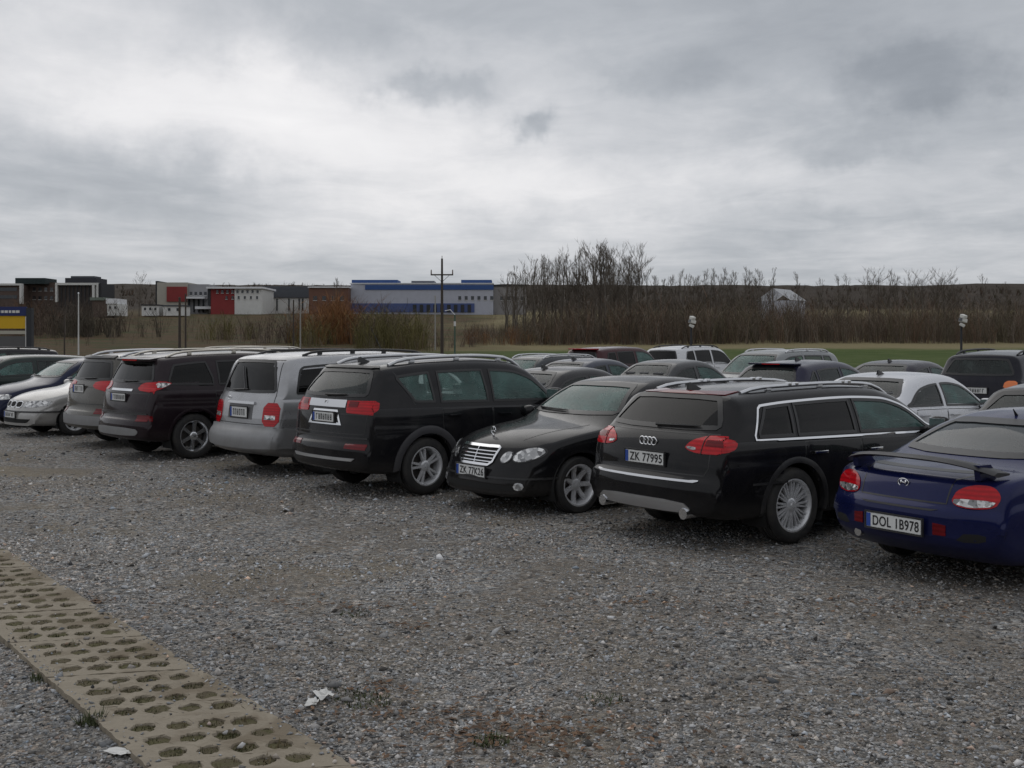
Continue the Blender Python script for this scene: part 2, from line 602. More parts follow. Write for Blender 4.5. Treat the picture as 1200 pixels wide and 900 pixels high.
class Car:
    def __init__(s, name, label, group=None, kind='sedan', L=4.6, W=1.78, H=1.45, rad=.315, rim=.205, tw=.205, xr=1.0, wb=2.65, top=None,
                 belt=None, sill=.20, tumb=.34, crown=.035, kr=.13, kf=.30, body=None, ds=.032, plan=None, arch=.045, clad=0.0,
                 spokes=(5, 0, (.06, .05)), rimmat=None, dish=.0, endz=(.30, .24)):
        s.L, s.W, s.H, s.rad, s.tw, s.xr, s.xf = L, W, H, rad, tw, xr, xr + wb
        s.label = label
        s.body_mat = body
        s.root = empty(name)
        tag(s.root, label, 'car', group)
        tp = top or [(a * L, b * H) for a, b in TOPS[kind]]
        s.top = pchip(tp)
        s.tp = tp
        bz = belt or {'sedan': .635, 'wagon': .645, 'hatch': .645, 'suv': .625, 'van': .60}[kind] * H
        if not isinstance(bz, (list, tuple)):
            bz = [(0, bz + .035), (.3 * L, bz + .02), (.7 * L, bz - .025), (.80 * L, bz - .06), (.92 * L, bz - .16), (L, bz - .40)]
        s.belt = pchip(bz)
        w = W / 2
        s.plan = pchip(plan or [(0, w * .925), (.06 * L, w * .955), (.2 * L, w * .99), (.4 * L, w), (.65 * L, w), (.82 * L, w * .985), (.93 * L, w * .93), (L, w * .80)])
        s.sill = pchip([(0, endz[0] + .06), (.02, endz[0]), (.10 * L, sill + .02), (.3 * L, sill), (.7 * L, sill), (.9 * L, sill + .02), (L - .03, endz[1]), (L, endz[1] + .05)])
        s.tumb, s.crown, s.kr, s.kf = tumb, crown, kr, kf
        s.holes = []
        s.ra = rad + arch
        s.clad = clad
        s._shell(ds)
        s._wheels(spokes, rim, rimmat or ALLOY, dish)
        s._wells()

    # ---- surface
    def section(s, x):
        w, zt, zs = s.plan(x), s.top(x), s.sill(x)
        zb = min(s.belt(x), zt - .03)
        zs = min(zs, zb - .08)
        hb = zb - zs
        p = [(0, zs), (.35 * w, zs), (.62 * w, zs), (.80 * w, zs), (.90 * w, zs + .012), (.955 * w, zs + .05), (.975 * w, zs + .05 + .14 * hb), (.988 * w, zs + .05 + .28 * hb),
             (.996 * w, zs + .45 * hb), (w, zs + .58 * hb), (.999 * w, zs + .70 * hb), (.990 * w, zs + .735 * hb), (.990 * w, zs + .80 * hb), (.986 * w, zs + .88 * hb), (.975 * w, zs + .95 * hb), (.960 * w, zb)]
        y0 = .960 * w - .012
        Hc = zt - zb
        p.append((y0, zb + .004))
        cr = min(s.crown + max(0, .5 - Hc) * .05, .6 * Hc)
        y1, z1 = y0 - s.tumb * Hc, zt - cr
        ln = math.hypot(y0 - y1, z1 - zb) + 1e-6
        rs, rt = min(.11, .5 * ln), min(.15, .35 * w)
        bul = .018 * min(1, Hc / .4)
        ax, az = y1 + (y0 - y1) * rs / ln, z1 - (z1 - zb) * rs / ln
        for k in range(1, 8):
            t = k / 7
            p.append((y0 + (ax - y0) * t + bul * math.sin(math.pi * t * .8), zb + .004 + (az - zb - .004) * t))
        bx = y1 - rt
        bz = zt - cr * (bx / y1) ** 2
        ax2, az2 = p[-1]
        for k in range(1, 5):
            t = k / 5
            p.append(((1 - t) ** 2 * ax2 + 2 * t * (1 - t) * y1 + t * t * bx, (1 - t) ** 2 * az2 + 2 * t * (1 - t) * z1 + t * t * bz))
        for k in range(0, 8):
            y = bx * (1 - k / 7)
            p.append((y, zt - cr * (y / y1) ** 2))
        return p

    def warp(s, x, y):
        q = min(1.2, abs(y) / (s.W / 2)) ** 2.6
        gr = max(0, 1 - x / 1.3) ** 1.5
        t = max(0, 1 - (s.L - x) / 2.6)
        return x + s.kr * gr * q - s.kf * t ** 1.4 * q

    def loft(s, ds):
        xs = [0]
        for (a, b) in zip(s.tp, s.tp[1:]):
            xs += list(np.linspace(a[0], b[0], 40)[1:])
        xs = np.array(xs)
        zs = np.array([s.top(x) for x in xs])
        al = np.concatenate([[0], np.cumsum(np.hypot(np.diff(xs), np.diff(zs)))])
        n = int(al[-1] / ds)
        st = np.interp(np.linspace(0, al[-1], n), al, xs)
        V, F = [], []
        rows = []
        for x in st:
            p = s.section(x)
            ring = p + [(-y, z) for (y, z) in p[-2:0:-1]]
            row = []
            for (y, z) in ring:
                row.append(len(V))
                V.append((s.warp(x, y), y, z))
            rows.append(row)
        m = len(rows[0])
        for A, B in zip(rows, rows[1:]):
            for k in range(m):
                F.append((A[k], A[(k + 1) % m], B[(k + 1) % m], B[k]))
        for end, row in ((0, rows[0]), (1, rows[-1])):
            x = st[0] if end == 0 else st[-1]
            p = s.section(x)
            N = len(p)
            C = 14
            grid = []
            for k in range(N):
                y, z = p[k]
                g = [row[k]]
                if k < 3 or k == N - 1:
                    g = [row[k]] * (C + 1)
                else:
                    for c in range(1, C):
                        yy = y * (1 - 2 * c / C)
                        g.append(len(V))
                        V.append((s.warp(x, yy), yy, z))
                    g.append(row[(m - k) % m])
                grid.append(g)
            for k in range(3, N - 1):
                for c in range(C):
                    q = (grid[k][c], grid[k + 1][c], grid[k + 1][c + 1], grid[k][c + 1])
                    q = tuple(dict.fromkeys(q))
                    if len(q) >= 3:
                        F.append(q if end == 0 else q[::-1])
        bm = bmesh.new()
        vs = [bm.verts.new(v) for v in V]
        for f in F:
            try:
                bm.faces.new([vs[i] for i in f])
            except ValueError:
                pass
        bmesh.ops.remove_doubles(bm, verts=bm.verts, dist=.0008)
        bmesh.ops.recalc_face_normals(bm, faces=bm.faces)
        bm.normal_update()
        if sum(f.normal.z * f.calc_area() * (f.calc_center_median().z - .6) for f in bm.faces) < 0:
            bmesh.ops.reverse_faces(bm, faces=bm.faces)
        return bm

    def _shell(s, ds):
        s.bm = s.loft(ds)
        s.bvh = BVHTree.FromBMesh(s.bm)
        st = []
        for x in np.linspace(.3, s.L - .5, 160):
            y, z = s.section(x)[23]
            st.append((s.warp(x, y), z))
        s.st = np.array(st)

    def finish(s):
        """cut the openings out of the shell and its lining, then make them objects"""
        bm = s.bm
        for v in bm.verts:                                    # sharp wheel-arch edges
            if abs(v.co.y) > .55 * s.W / 2:
                for xa in (s.xr, s.xf):
                    dx, dz = v.co.x - xa, v.co.z - s.rad
                    d = math.hypot(dx, dz)
                    if abs(d - s.ra) < .018 and dz > -.12:
                        v.co.x, v.co.z = xa + dx / d * s.ra, s.rad + dz / d * s.ra
        s._cut(bm, 0.0)
        me = bm_mesh('body', bm, s.body_mat, True, 55)
        s.part('body', me)
        bm = s.loft(.08)
        bm.normal_update()
        s._cut(bm, .03)
        low = [f for f in bm.faces if f.calc_center_median().z < .55 or not .35 < f.calc_center_median().x < s.xf - .35]
        bmesh.ops.delete(bm, geom=low, context='FACES')
        co = {v: v.co - v.normal * .03 for v in bm.verts}
        for v in bm.verts:
            v.co = co[v]
        bmesh.ops.reverse_faces(bm, faces=bm.faces)
        s.part('cabin_lining', bm_mesh('cabin_lining', bm, TRIM, True, 50))
        s._interior()
        return s

    def _cut(s, bm, grow):
        dead = []
        holes = [(p, poly_offset(densify(q), grow) if grow else q) for p, q in s.holes]
        wy = s.W / 2
        for f in bm.faces:
            c, n = f.calc_center_median(), f.normal
            hit = False
            if abs(c.y) > wy - .30:
                for xa in (s.xr, s.xf):
                    if math.hypot(c.x - xa, c.z - s.rad) < s.ra + grow - .002:
                        hit = True
            if not hit:
                for p, q in holes:
                    if p == 'S' and abs(n.y) > .45:
                        hit = inside(q, c.x, c.z)
                    elif p == 'B' and n.x < -.12 and c.x < .5 * s.L:
                        hit = inside(q, c.y, c.z)
                    elif p == 'F' and n.x > .12 and c.x > .4 * s.L:
                        hit = inside(q, c.y, c.z)
                    if hit:
                        break
            if hit:
                dead.append(f)
        bmesh.ops.delete(bm, geom=dead, context='FACES')

    # ---- projection of drawn outlines on the shell
    def hit(s, proj, u, v):
        if proj == 'R':
            o, d, q = (u, -3, v), (0, 1, 0), (u, -s.W / 2, v)
        elif proj == 'L':
            o, d, q = (u, 3, v), (0, -1, 0), (u, s.W / 2, v)
        elif proj == 'B':
            o, d, q = (-3, u, v), (1, 0, 0), (0, u, v)
        elif proj == 'F':
            o, d, q = (s.L + 3, u, v), (-1, 0, 0), (s.L, u, v)
        else:
            o, d, q = (u, v, 4), (0, 0, -1), (u, v, s.H)
        loc, n, i, _ = s.bvh.ray_cast(Vector(o), Vector(d))
        if loc is None:
            loc, n, i, _ = s.bvh.find_nearest(Vector(q))
        s.hit_n = n.copy()
        d = Vector(d)
        k = -n.dot(d)
        if k < .30:                                  # sliver faces give no usable normal
            n = (n - d * (1.0 if k < 0 else .6)).normalized() if k > -.3 else -d
        return loc, n

    def part(s, name, me, parent=None, label=None):
        me.transform(Matrix.Translation((-s.L / 2, 0, 0)))
        o = link(name, me, parent or s.root)
        if label:
            o['label'] = label
        return o

    def patch(s, proj, poly, m, name, off=.004, thick=.014, parent=None, du=.05, face=0, join=None, label=None):
        us = [p[0] for p in poly]
        vv = [p[1] for p in poly]
        u0, u1 = min(us), max(us)
        if face:
            ax = 1 if proj in 'RL' else 0
            good = []
            for u in np.linspace(u0 + 1e-4, u1 - 1e-4, 60):
                cc = cols_of(poly, u)
                if not cc:
                    continue
                hp, hn = s.hit(proj, float(u), (cc[0] + cc[1]) / 2)
                if abs(hn[ax]) > face and (ax == 0 or abs(hp.y) > .84 * s.W / 2):
                    good.append(float(u))
            if len(good) > 2:
                u0, u1 = good[0], good[-1]
        nu = max(4, int((u1 - u0) / du))
        nv = max(2, int((max(vv) - min(vv)) / du))
        e = (u1 - u0) * .004
        V, F, nn = [], [], Vector((0, 0, 0))
        grid = []
        for i in range(nu + 1):
            u = u0 + e + (u1 - u0 - 2 * e) * i / nu
            c = cols_of(poly, u)
            if c is None:
                c = (vv[0], vv[0] + .001)
            col = []
            for j in range(nv + 1):
                v = c[0] + (c[1] - c[0]) * j / nv
                P, n = s.hit(proj, u, v)
                if face:                             # slide along the outline until the shell really faces this way
                    uu, t = u, 0
                    if proj in 'RL':
                        while abs(P.y) < .84 * s.W / 2 and t < 24:
                            uu += .012 if u < s.L / 2 else -.012
                            P, n = s.hit(proj, uu, v)
                            t += 1
                    else:
                        while abs(s.hit_n[0]) < .36 and t < 30:
                            uu *= .988
                            P, n = s.hit(proj, uu, v)
                            t += 1
                nn += n
                col.append(len(V))
                V.append(P + n * off)
                V.append(P - n * thick)
            grid.append(col)
        for i in range(nu):
            for j in range(nv):
                F.append((grid[i][j], grid[i + 1][j], grid[i + 1][j + 1], grid[i][j + 1]))
        a, b = V[F[0][1]] - V[F[0][0]], V[F[0][3]] - V[F[0][0]]
        mid = F[len(F) // 2]
        fn = (V[mid[1]] - V[mid[0]]).cross(V[mid[3]] - V[mid[0]])
        loop = [grid[i][0] for i in range(nu + 1)] + [grid[nu][j] for j in range(1, nv + 1)] + [grid[i][nv] for i in range(nu - 1, -1, -1)] + [grid[0][j] for j in range(nv - 1, 0, -1)]
        for q, r in zip(loop, loop[1:] + loop[:1]):
            F.append((q, q + 1, r + 1, r))
        if fn.dot(nn) < 0:
            F = [f[::-1] for f in F]
        if join is not None:
            k = len(join[0])
            join[0].extend(V)
            join[1].extend([tuple(i + k for i in f) for f in F])
            return None
        return s.part(name, mesh_from(name, V, F, m, True, 40), parent, label)

    def strip(s, proj, poly, m, name, inner=.022, outer=.008, off=.006, parent=None, closed=True, thick=.012):
        poly = densify(poly)
        A, B = poly_offset(poly, outer), poly_offset(poly, -inner)
        V, F = [], []
        n = len(poly)
        for a, b in zip(A, B):
            for (u, v) in (a, b):
                P, nm = s.hit(proj, u, v)
                V.append(P + nm * off)
                V.append(P - nm * thick)
        rng = range(n) if closed else range(n - 1)
        for i in rng:
            j = (i + 1) % n
            a0, b0, a1, b1 = 4 * i, 4 * i + 2, 4 * j, 4 * j + 2
            F += [(a0, b0, b1, a1), (a0, a1, a1 + 1, a0 + 1), (b0, b0 + 1, b1 + 1, b1)]
        bm = bmesh.new()
        vs = [bm.verts.new(v) for v in V]
        for f in F:
            bm.faces.new([vs[i] for i in f])
        bmesh.ops.recalc_face_normals(bm, faces=bm.faces)
        c = sum((f.normal.dot(s.hit(proj, *poly[0])[1]) for f in bm.faces if abs(f.normal.dot(s.hit(proj, *poly[0])[1])) > .6), 0.0)
        if c < 0:
            bmesh.ops.reverse_faces(bm, faces=bm.faces)
        return s.part(name, bm_mesh(name, bm, m, True, 40), parent)

    def sidetop(s, x):
        return float(np.interp(x, s.st[:, 0], s.st[:, 1])) + .02

    def clip_side(s, poly, margin):
        us = [p[0] for p in poly]
        u0, u1 = min(us), max(us)
        lo, hi = [], []
        n = max(8, int((u1 - u0) / .03))
        for i in range(n + 1):
            u = u0 + (u1 - u0) * (.004 + .992 * i / n)
            c = cols_of(poly, u)
            if not c:
                continue
            t = min(c[1], s.sidetop(u) - margin)
            if t - c[0] > .012:
                lo.append((u, c[0]))
                hi.append((u, t))
        return lo + hi[::-1]

    def side_windows(s, wins, margin=.03, trim=None, seal=SEAL, round_=0):
        for w in wins:
            xb0, xt0, xt1, xb1, zb, g = w[:6]
            zt = w[6] if len(w) > 6 else s.H + .2
            poly = densify([(xb0, zb[0]), (xb1, zb[1]), (xt1, zt), (xt0, zt)], .02) if zt > s.H else [(xb0, zb[0]), (xb1, zb[1]), (xt1, zt), (xt0, zt)]
            if zt > s.H:      # run the slanted ends only up to the roof edge
                ztop = max(s.sidetop(xt0), s.sidetop(xt1)) - margin
                poly = densify([(xb0, zb[0]), (xb1, zb[1]), (xt1, ztop), (xt0, ztop)], .02)
            poly = s.clip_side(poly, margin)
            if round_:
                poly = chaikin(poly[::2], round_)
            s.holes.append(('S', poly_offset(poly, -.010)))
            for pr in 'RL':
                gl = s.patch(pr, poly, g, 'side_window', off=-.002, thick=.004)
                s.strip(pr, poly, seal, 'window_seal', parent=gl)
        if trim:
            m, x0, x1, wd = trim
            allp = [w for w in wins]

    def end_window(s, proj, poly, g, name, frit=.035):
        s.holes.append((proj, poly_offset(densify(poly), -.010)))
        gl = s.patch(proj, poly, g, name, off=-.002, thick=.004, du=.06)
        s.strip(proj, poly, SEAL, 'window_seal', inner=frit, outer=.006, parent=gl)
        return gl

    def doors(s, ds, zlo=.30, drop=.02, handle=None, hz=.10):
        for (x0, x1, lean) in ds:
            pl = []
            n = 16
            for i in range(n + 1):
                x = x0 + (x1 - x0) * i / n
                lo = zlo
                for xa in (s.xr, s.xf):
                    if abs(x - xa) < s.ra + .05:
                        lo = max(lo, s.rad + math.sqrt((s.ra + .05) ** 2 - (x - xa) ** 2))
                pl.append((x, lo))
            hi = [(x0 + lean, s.belt(x0) - drop), (x1, s.belt(x1) - drop)]
            poly = pl + [hi[1], hi[0]]
            for pr in 'RL':
                s.strip(pr, poly, SEAL, 'door_gap', inner=.006, outer=.008, off=.0012, thick=.002)
                d = s.patch(pr, poly_offset(densify(poly, .05), -.003), s.body_mat, 'door', off=.004, thick=.004, du=.06)
                hx = x0 + .17 + lean
                hp, hn = s.hit(pr, hx, s.belt(hx) - hz)
                bm = bmesh.new()
                sg = -1 if pr == 'R' else 1
                add_box(bm, (hx, hp.y + sg * .032, hp.z), (.19, .018, .026), None, .006)
                add_box(bm, (hx - .08, hp.y + sg * .014, hp.z), (.02, .03, .024))
                add_box(bm, (hx + .08, hp.y + sg * .014, hp.z), (.02, .03, .024))
                s.part('door_handle', bm_mesh('door_handle', bm, handle or s.body_mat, True, 40), d)

    def arches(s, m, wide=.03, off=.006):
        for xa in (s.xr, s.xf):
            for pr in 'RL':
                A, B = [], []
                for k in range(0, 41):
                    a = R(-14 + 208 * k / 40)
                    for lst, r in ((A, s.ra - .006), (B, s.ra + wide)):
                        lst.append((xa + r * math.cos(a), s.rad + r * math.sin(a)))
                V, F = [], []
                prev = False
                for a, b in zip(A, B):
                    ok = a[1] > s.sill(a[0]) + .02
                    if ok:
                        sg = -1 if pr == 'R' else 1
                        Pb, nb = s.hit(pr, *b)
                        Pa, na = s.hit(pr, *a)
                        Pa = Vector((a[0], max(abs(Pb.y) - .012, abs(Pa.y)) * sg, a[1]))
                        i = len(V)
                        V += [Pa + Vector((0, sg * off, 0)), Pb + nb * off, Pa - Vector((0, sg * .05, 0)), Pb - nb * .01, (Pa + Pb) / 2 + Vector((0, sg * off * 1.8, 0))]
                        if prev:
                            F += [(i - 5, i, i + 4, i - 1), (i - 1, i + 4, i + 1, i - 4), (i - 5, i - 3, i + 2, i), (i - 4, i + 1, i + 3, i - 2)]
                    prev = ok
                bm = bmesh.new()
                vs = [bm.verts.new(v) for v in V]
                for f in F:
                    bm.faces.new([vs[i] for i in f])
                bmesh.ops.recalc_face_normals(bm, faces=bm.faces)
                s.part('wheel_arch', bm_mesh('wheel_arch', bm, m, True, 45))

    def _wheels(s, spokes, rim, rm, dish):
        key = (s.rad, s.tw, rim, spokes, rm.name)
        br, ty, ri = wheel_meshes(key, s.rad, s.tw, rim, spokes[0], spokes[1], spokes[2], rm, dish)
        for xa in (s.xr, s.xf):
            for sg in (-1, 1):
                w = link('wheel', br, s.root)
                w.location = (xa - s.L / 2, sg * (s.plan(xa) - .03 - s.tw / 2), s.rad)
                w.rotation_euler = (0, 0.4 * xa, 0 if sg < 0 else math.pi)
                link('tyre', ty, w)
                link('rim', ri, w)

    def _wells(s):
        for xa in (s.xr, s.xf):
            for sg in (-1, 1):
                y0 = sg * (s.plan(xa) - .035)
                y1 = sg * (s.plan(xa) - .34)
                bm = bmesh.new()
                r = s.ra + .008
                ra, rb = [], []
                n = 20
                for k in range(n + 1):
                    a = R(-25 + 230 * k / n)
                    ra.append(bm.verts.new((xa + r * math.cos(a), y0, s.rad + r * math.sin(a))))
                    rb.append(bm.verts.new((xa + r * math.cos(a), y1, s.rad + r * math.sin(a))))
                for k in range(n):
                    bm.faces.new((ra[k], ra[k + 1], rb[k + 1], rb[k]))
                bm.faces.new(rb)
                s.part('wheel_well', bm_mesh('wheel_well', bm, WELL, True, 40))

    def _interior(s):
        dz = (s.H - 1.45) * .75 - getattr(s, 'seat_drop', 0)
        fx = s.xf - 1.38
        spots = [(fx, .37), (fx, -.37), (fx - .86, .40), (fx - .86, -.40), (fx - .86, 0)]
        for i, (x, y) in enumerate(spots):
            bm = bmesh.new()
            wd = .50 if i < 2 else .38
            z0 = .36 + dz
            add_box(bm, (x + .22, y, z0 + .07), (.50, wd, .16), None, .05)
            M = Matrix.Translation((x - .02, y, z0 + .10)) @ Matrix.Rotation(R(-17), 4, 'Y')
            add_box(bm, (0, 0, .28), (.13, wd, .56), M, .05)
            add_box(bm, (-.005, 0, .665), (.08, .26, .17), M, .03)
            add_box(bm, (-.005, .06, .58), (.012, .012, .12), M)
            add_box(bm, (-.005, -.06, .58), (.012, .012, .12), M)
            s.part('seat', bm_mesh('seat', bm, FABRIC, True, 40))
        xd = s.xf - .62
        zd = s.belt(xd) - .04
        bm = bmesh.new()
        wd = s.plan(xd) * 1.78
        add_box(bm, (xd, 0, zd - .12), (.45, wd, .22), None, .07)
        s.part('dashboard', bm_mesh('dashboard', bm, TRIM, True, 40))
        bm = bmesh.new()
        M = Matrix.Translation((xd - .36, .37, zd - .03)) @ Matrix.Rotation(R(-65), 4, 'Y')
        pts = [M @ Vector((.19 * math.cos(a), .19 * math.sin(a), 0)) for a in np.linspace(0, 2 * math.pi, 21)]
        add_tube(bm, pts, .015, 6, False)
        add_tube(bm, [M @ Vector((-.18, 0, 0)), M @ Vector((.18, 0, 0))], .02, 6)
        add_tube(bm, [M @ Vector((0, 0, 0)), M @ Vector((0, 0, -.3))], .025, 6)
        s.part('steering_wheel', bm_mesh('steering_wheel', bm, TRIM, True))

    # ---- fittings
    def mirrors(s, x, z=None, m=None, size=1.0):
        z = z or s.belt(x) + .06
        for sg in (-1, 1):
            y = sg * (s.plan(x) + .085)
            bm = bmesh.new()
            bmesh.ops.create_uvsphere(bm, u_segments=16, v_segments=10, radius=1.0)
            for v in bm.verts:
                q = v.co
                sx = .085 if q.x > 0 else .035
                v.co = Vector((x + q.x * sx * size, y + math.copysign(abs(q.y) ** .7, q.y) * .115 * size, z + math.copysign(abs(q.z) ** .7, q.z) * .075 * size))
            o = s.part('wing_mirror', bm_mesh('wing_mirror', bm, m or s.body_mat, True))
            s.part('mirror_arm', tube_mesh('mirror_arm', [(x + .01, y, z - .055), (x + .03, sg * (s.plan(x) - .06), z - .075)], [.022, .034], PLAST, 8), o)
            bm = bmesh.new()
            add_box(bm, (x - .037 * size, y, z), (.006, .18 * size, .11 * size), None, .002)
            s.part('mirror_glass', bm_mesh('mirror_glass', bm, CHROME), o)

    def rails(s, x0, x1, y, m, h=.045, r=.016, feet=4, bar=None):
        for sg in (-1, 1):
            pts = []
            n = 16
            for i in range(n + 1):
                t = i / n
                x = x0 + (x1 - x0) * t
                P, nn = s.hit('T', x, sg * (y(t) if callable(y) else y))
                k = min(1, min(t, 1 - t) * 9)
                pts.append(P + Vector((0, 0, h * (k ** .5) + .004)))
            o = s.part('roof_rail', tube_mesh('roof_rail', pts, r, m, 8))
            for i in range(feet):
                t = (i + .5) / feet
                x = x0 + (x1 - x0) * t
                P, nn = s.hit('T', x, sg * (y(t) if callable(y) else y))
                bm = bmesh.new()
                add_box(bm, (P.x, P.y, P.z + h / 2), (.07, r * 1.6, h), None, .004)
                s.part('rail_foot', bm_mesh('rail_foot', bm, m), o)

    def plate(s, proj, y, z, text, w=.52, h=.113, tilt=0, blur=False, off=.012, frame=True):
        P, n = s.hit(proj, y, z)
        sg = -1 if proj == 'B' else 1
        nx = Vector((sg, 0, 0))
        P = Vector((P.x + sg * off, y, z))
        # local frame: right (as read), up, out
        right = Vector((0, -1, 0)) if proj == 'B' else Vector((0, 1, 0))
        up = Vector((0, 0, 1))
        M = Matrix((right, up, nx)).transposed().to_4x4()
        M.translation = P
        M = M @ Matrix.Rotation(R(tilt), 4, 'X')
        bm = bmesh.new()
        add_box(bm, (0, 0, 0), (w, h, .012), M, .004)
        pl = s.part('license_plate', bm_mesh('license_plate', bm, PLATE))
        if frame:
            bm = bmesh.new()
            for (c, sz) in (((0, h / 2 + .008, 0), (w + .03, .012, .02)), ((0, -h / 2 - .008, 0), (w + .03, .012, .02)), ((w / 2 + .009, 0, 0), (.012, h + .004, .02)), ((-w / 2 - .009, 0, 0), (.012, h + .004, .02))):
                add_box(bm, c, sz, M)
            s.part('plate_frame', bm_mesh('plate_frame', bm, PLAST), pl)
        bm = bmesh.new()
        add_box(bm, (-w / 2 + .024, 0, .0065), (.040, h - .008, .003), M)
        s.part('country_band', bm_mesh('country_band', bm, PLBLUE), pl)
        if blur:
            rnd = random.Random(text)
            bm = bmesh.new()
            x = -w / 2 + .075
            while x < w / 2 - .05:
                ww = rnd.uniform(.03, .045)
                k = rnd.random()
                add_box(bm, (x + ww * .2, 0, .0072), (.010, h * .62, .002), M)
                if k > .3:
                    add_box(bm, (x + ww * .8, 0, .0072), (.010, h * .62, .002), M)
                add_box(bm, (x + ww * .5, h * (.26 if k < .6 else -.02), .0072), (ww * .6, .012, .002), M)
                if k > .5:
                    add_box(bm, (x + ww * .5, -h * .26, .0072), (ww * .6, .012, .002), M)
                x += ww + .016
            s.part('plate_characters', bm_mesh('plate_characters', bm, INK), pl)['kind'] = 'stuff'
        else:
            me = text_mesh(text, w - .085, h * .70)
            me.transform(M @ Matrix.Translation((.024, 0, .0078)))
            me.materials.append(INK)
            s.part('plate_characters', me, pl)['kind'] = 'stuff'
        return pl

    def lamp(s, name, rear=None, side=None, m=REDL, proj='B', off=.007, parts=(), label=None):
        """lamp on both flanks: outline seen from the end (y, z) for the right flank, plus its wrap on the side (x, z)"""
        for sg in (-1, 1):
            J = ([], [])
            if rear:
                s.patch(proj, [(sg * u, v) for u, v in rear], m, name, off=off, du=.014, join=J, face=.42)
            if side:
                s.patch('R' if sg < 0 else 'L', side, m, name, off=off, du=.014, join=J, face=.42)
            o = s.part(name, mesh_from(name, J[0], J[1], m, True, 40), label=label)
            for (nm, kind, poly, mm, of) in parts:
                if kind == 'side':
                    s.patch('R' if sg < 0 else 'L', poly, mm, nm, off=of, du=.014, parent=o, face=.42)
                else:
                    s.patch(proj, [(sg * u, v) for u, v in poly], mm, nm, off=of, du=.014, parent=o, face=.42)

    def wiper(s, proj, y0, y1, z0, z1):
        pts = []
        for k in range(7):
            t = k / 6
            P, n = s.hit(proj, y0 + (y1 - y0) * t, z0 + (z1 - z0) * t)
            pts.append(P + n * .022)
        s.part('wiper', tube_mesh('wiper', pts, [.016] + [.012] * 5 + [.006], SEAL, 6))

    def fin(s, x, y=0):
        P, n = s.hit('T', x, y)
        bm = bmesh.new()
        V = [(-.09, 0), (.10, 0), (-.06, .075), (-.085, .07)]
        vs = []
        for sg in (-1, 1):
            vs.append([bm.verts.new((P.x + a, y + sg * (.020 - .012 * (b / .075)), P.z + b - .004)) for a, b in V])
        bm.faces.new(vs[0])
        bm.faces.new(vs[1][::-1])
        for k in range(4):
            bm.faces.new((vs[0][k], vs[0][(k + 1) % 4], vs[1][(k + 1) % 4], vs[1][k]))
        bmesh.ops.recalc_face_normals(bm, faces=bm.faces)
        s.part('antenna', bm_mesh('antenna', bm, SEAL, True, 30))

    def mast(s, x, y, ln=.35, lean=-35):
        P, n = s.hit('T', x, y)
        d = Vector((math.sin(R(lean)), 0, math.cos(R(lean))))
        s.part('antenna', tube_mesh('antenna', [P - d * .01, P + d * .04, P + d * ln], [.018, .008, .004], SEAL, 6))

    def place(s, px, py, head, wheel='RR'):
        """stand the car so that the outer foot of one wheel is over a surveyed ground point; head = degrees from +Y to +X of its nose"""
        return s.place_xy(gpt(px, py), head, wheel)

    def place_xy(s, P, head, wheel='RR'):
        xa = s.xr if wheel[0] == 'R' else s.xf
        sg = -1 if wheel[-1] == 'R' else 1
        h = R(head)
        fx, fy = math.sin(h), math.cos(h)
        lx, ly = -fy, fx
        a, b = xa - s.L / 2, sg * (s.plan(xa) - .05)
        if wheel == 'C':
            a = b = 0
        s.root.location = (P[0] - a * fx - b * lx, P[1] - a * fy - b * ly, 0)
        s.root.rotation_euler = (0, 0, math.atan2(fy, fx))
        return s


def text_mesh(text, w, h):
    cu = bpy.data.curves.new('lettering', 'FONT')
    cu.body = text
    cu.extrude = .004
    cu.offset = .012
    cu.space_character = 1.08
    o = bpy.data.objects.new('lettering', cu)
    COL.objects.link(o)
    dg = bpy.context.evaluated_depsgraph_get()
    me = bpy.data.meshes.new_from_object(o.evaluated_get(dg))
    bpy.data.objects.remove(o)
    bpy.data.curves.remove(cu)
    co = np.array([v.co[:] for v in me.vertices])
    lo, hi = co.min(0), co.max(0)
    sx, sy = w / (hi[0] - lo[0]), h / (hi[1] - lo[1])
    co = (co - (lo + hi) / 2) * [sx, sy, .25]
    me.vertices.foreach_set('co', co.ravel())
    me.materials.clear()
    me.update()
    return me


def sym(pts):
    """close a half outline (y >= 0, bottom to top) into a symmetric one"""
    return [(-y, z) for y, z in pts[::-1]] + list(pts)


# ------------------------------------------------------------------ terrain
def vnoise(x, y, seed=0):
    """cheap smooth value noise on numpy arrays"""
    xi, yi = np.floor(x), np.floor(y)
    fx, fy = x - xi, y - yi
    fx, fy = fx * fx * (3 - 2 * fx), fy * fy * (3 - 2 * fy)

    def h(a, b):
        v = np.sin(a * 127.1 + b * 311.7 + seed * 74.7) * 43758.5453
        return v - np.floor(v)
    return (h(xi, yi) * (1 - fx) + h(xi + 1, yi) * fx) * (1 - fy) + (h(xi, yi + 1) * (1 - fx) + h(xi + 1, yi + 1) * fx) * fy - .5


_tz = pchip([(-2600, 40), (-800, 39), (-150, 2), (-60, 0), (75, 0), (110, .35), (150, 1.3), (210, 3.8), (290, 7.4), (340, 9.3), (420, 12), (800, 39.5), (900, 41.5), (1500, 36), (2600, 30)])  # rise behind the camera is added to keep sky out of car reflections


def terrain(x, y):
    z = _tz(float(y))
    if y > 80:
        k = min(1, (y - 80) / 150)
        z += float(vnoise(np.array(x / 46.0), np.array(y / 46.0), 3)) * 1.0 * k
    if y > 430:
        k = min(1, (y - 430) / 120)
        z += k * (float(vnoise(np.array(x / 9.0), np.array(y / 9.0), 5)) * 2.2 + float(vnoise(np.array(x / 70.0), np.array(y / 70.0), 6)) * 2.2)
    return z


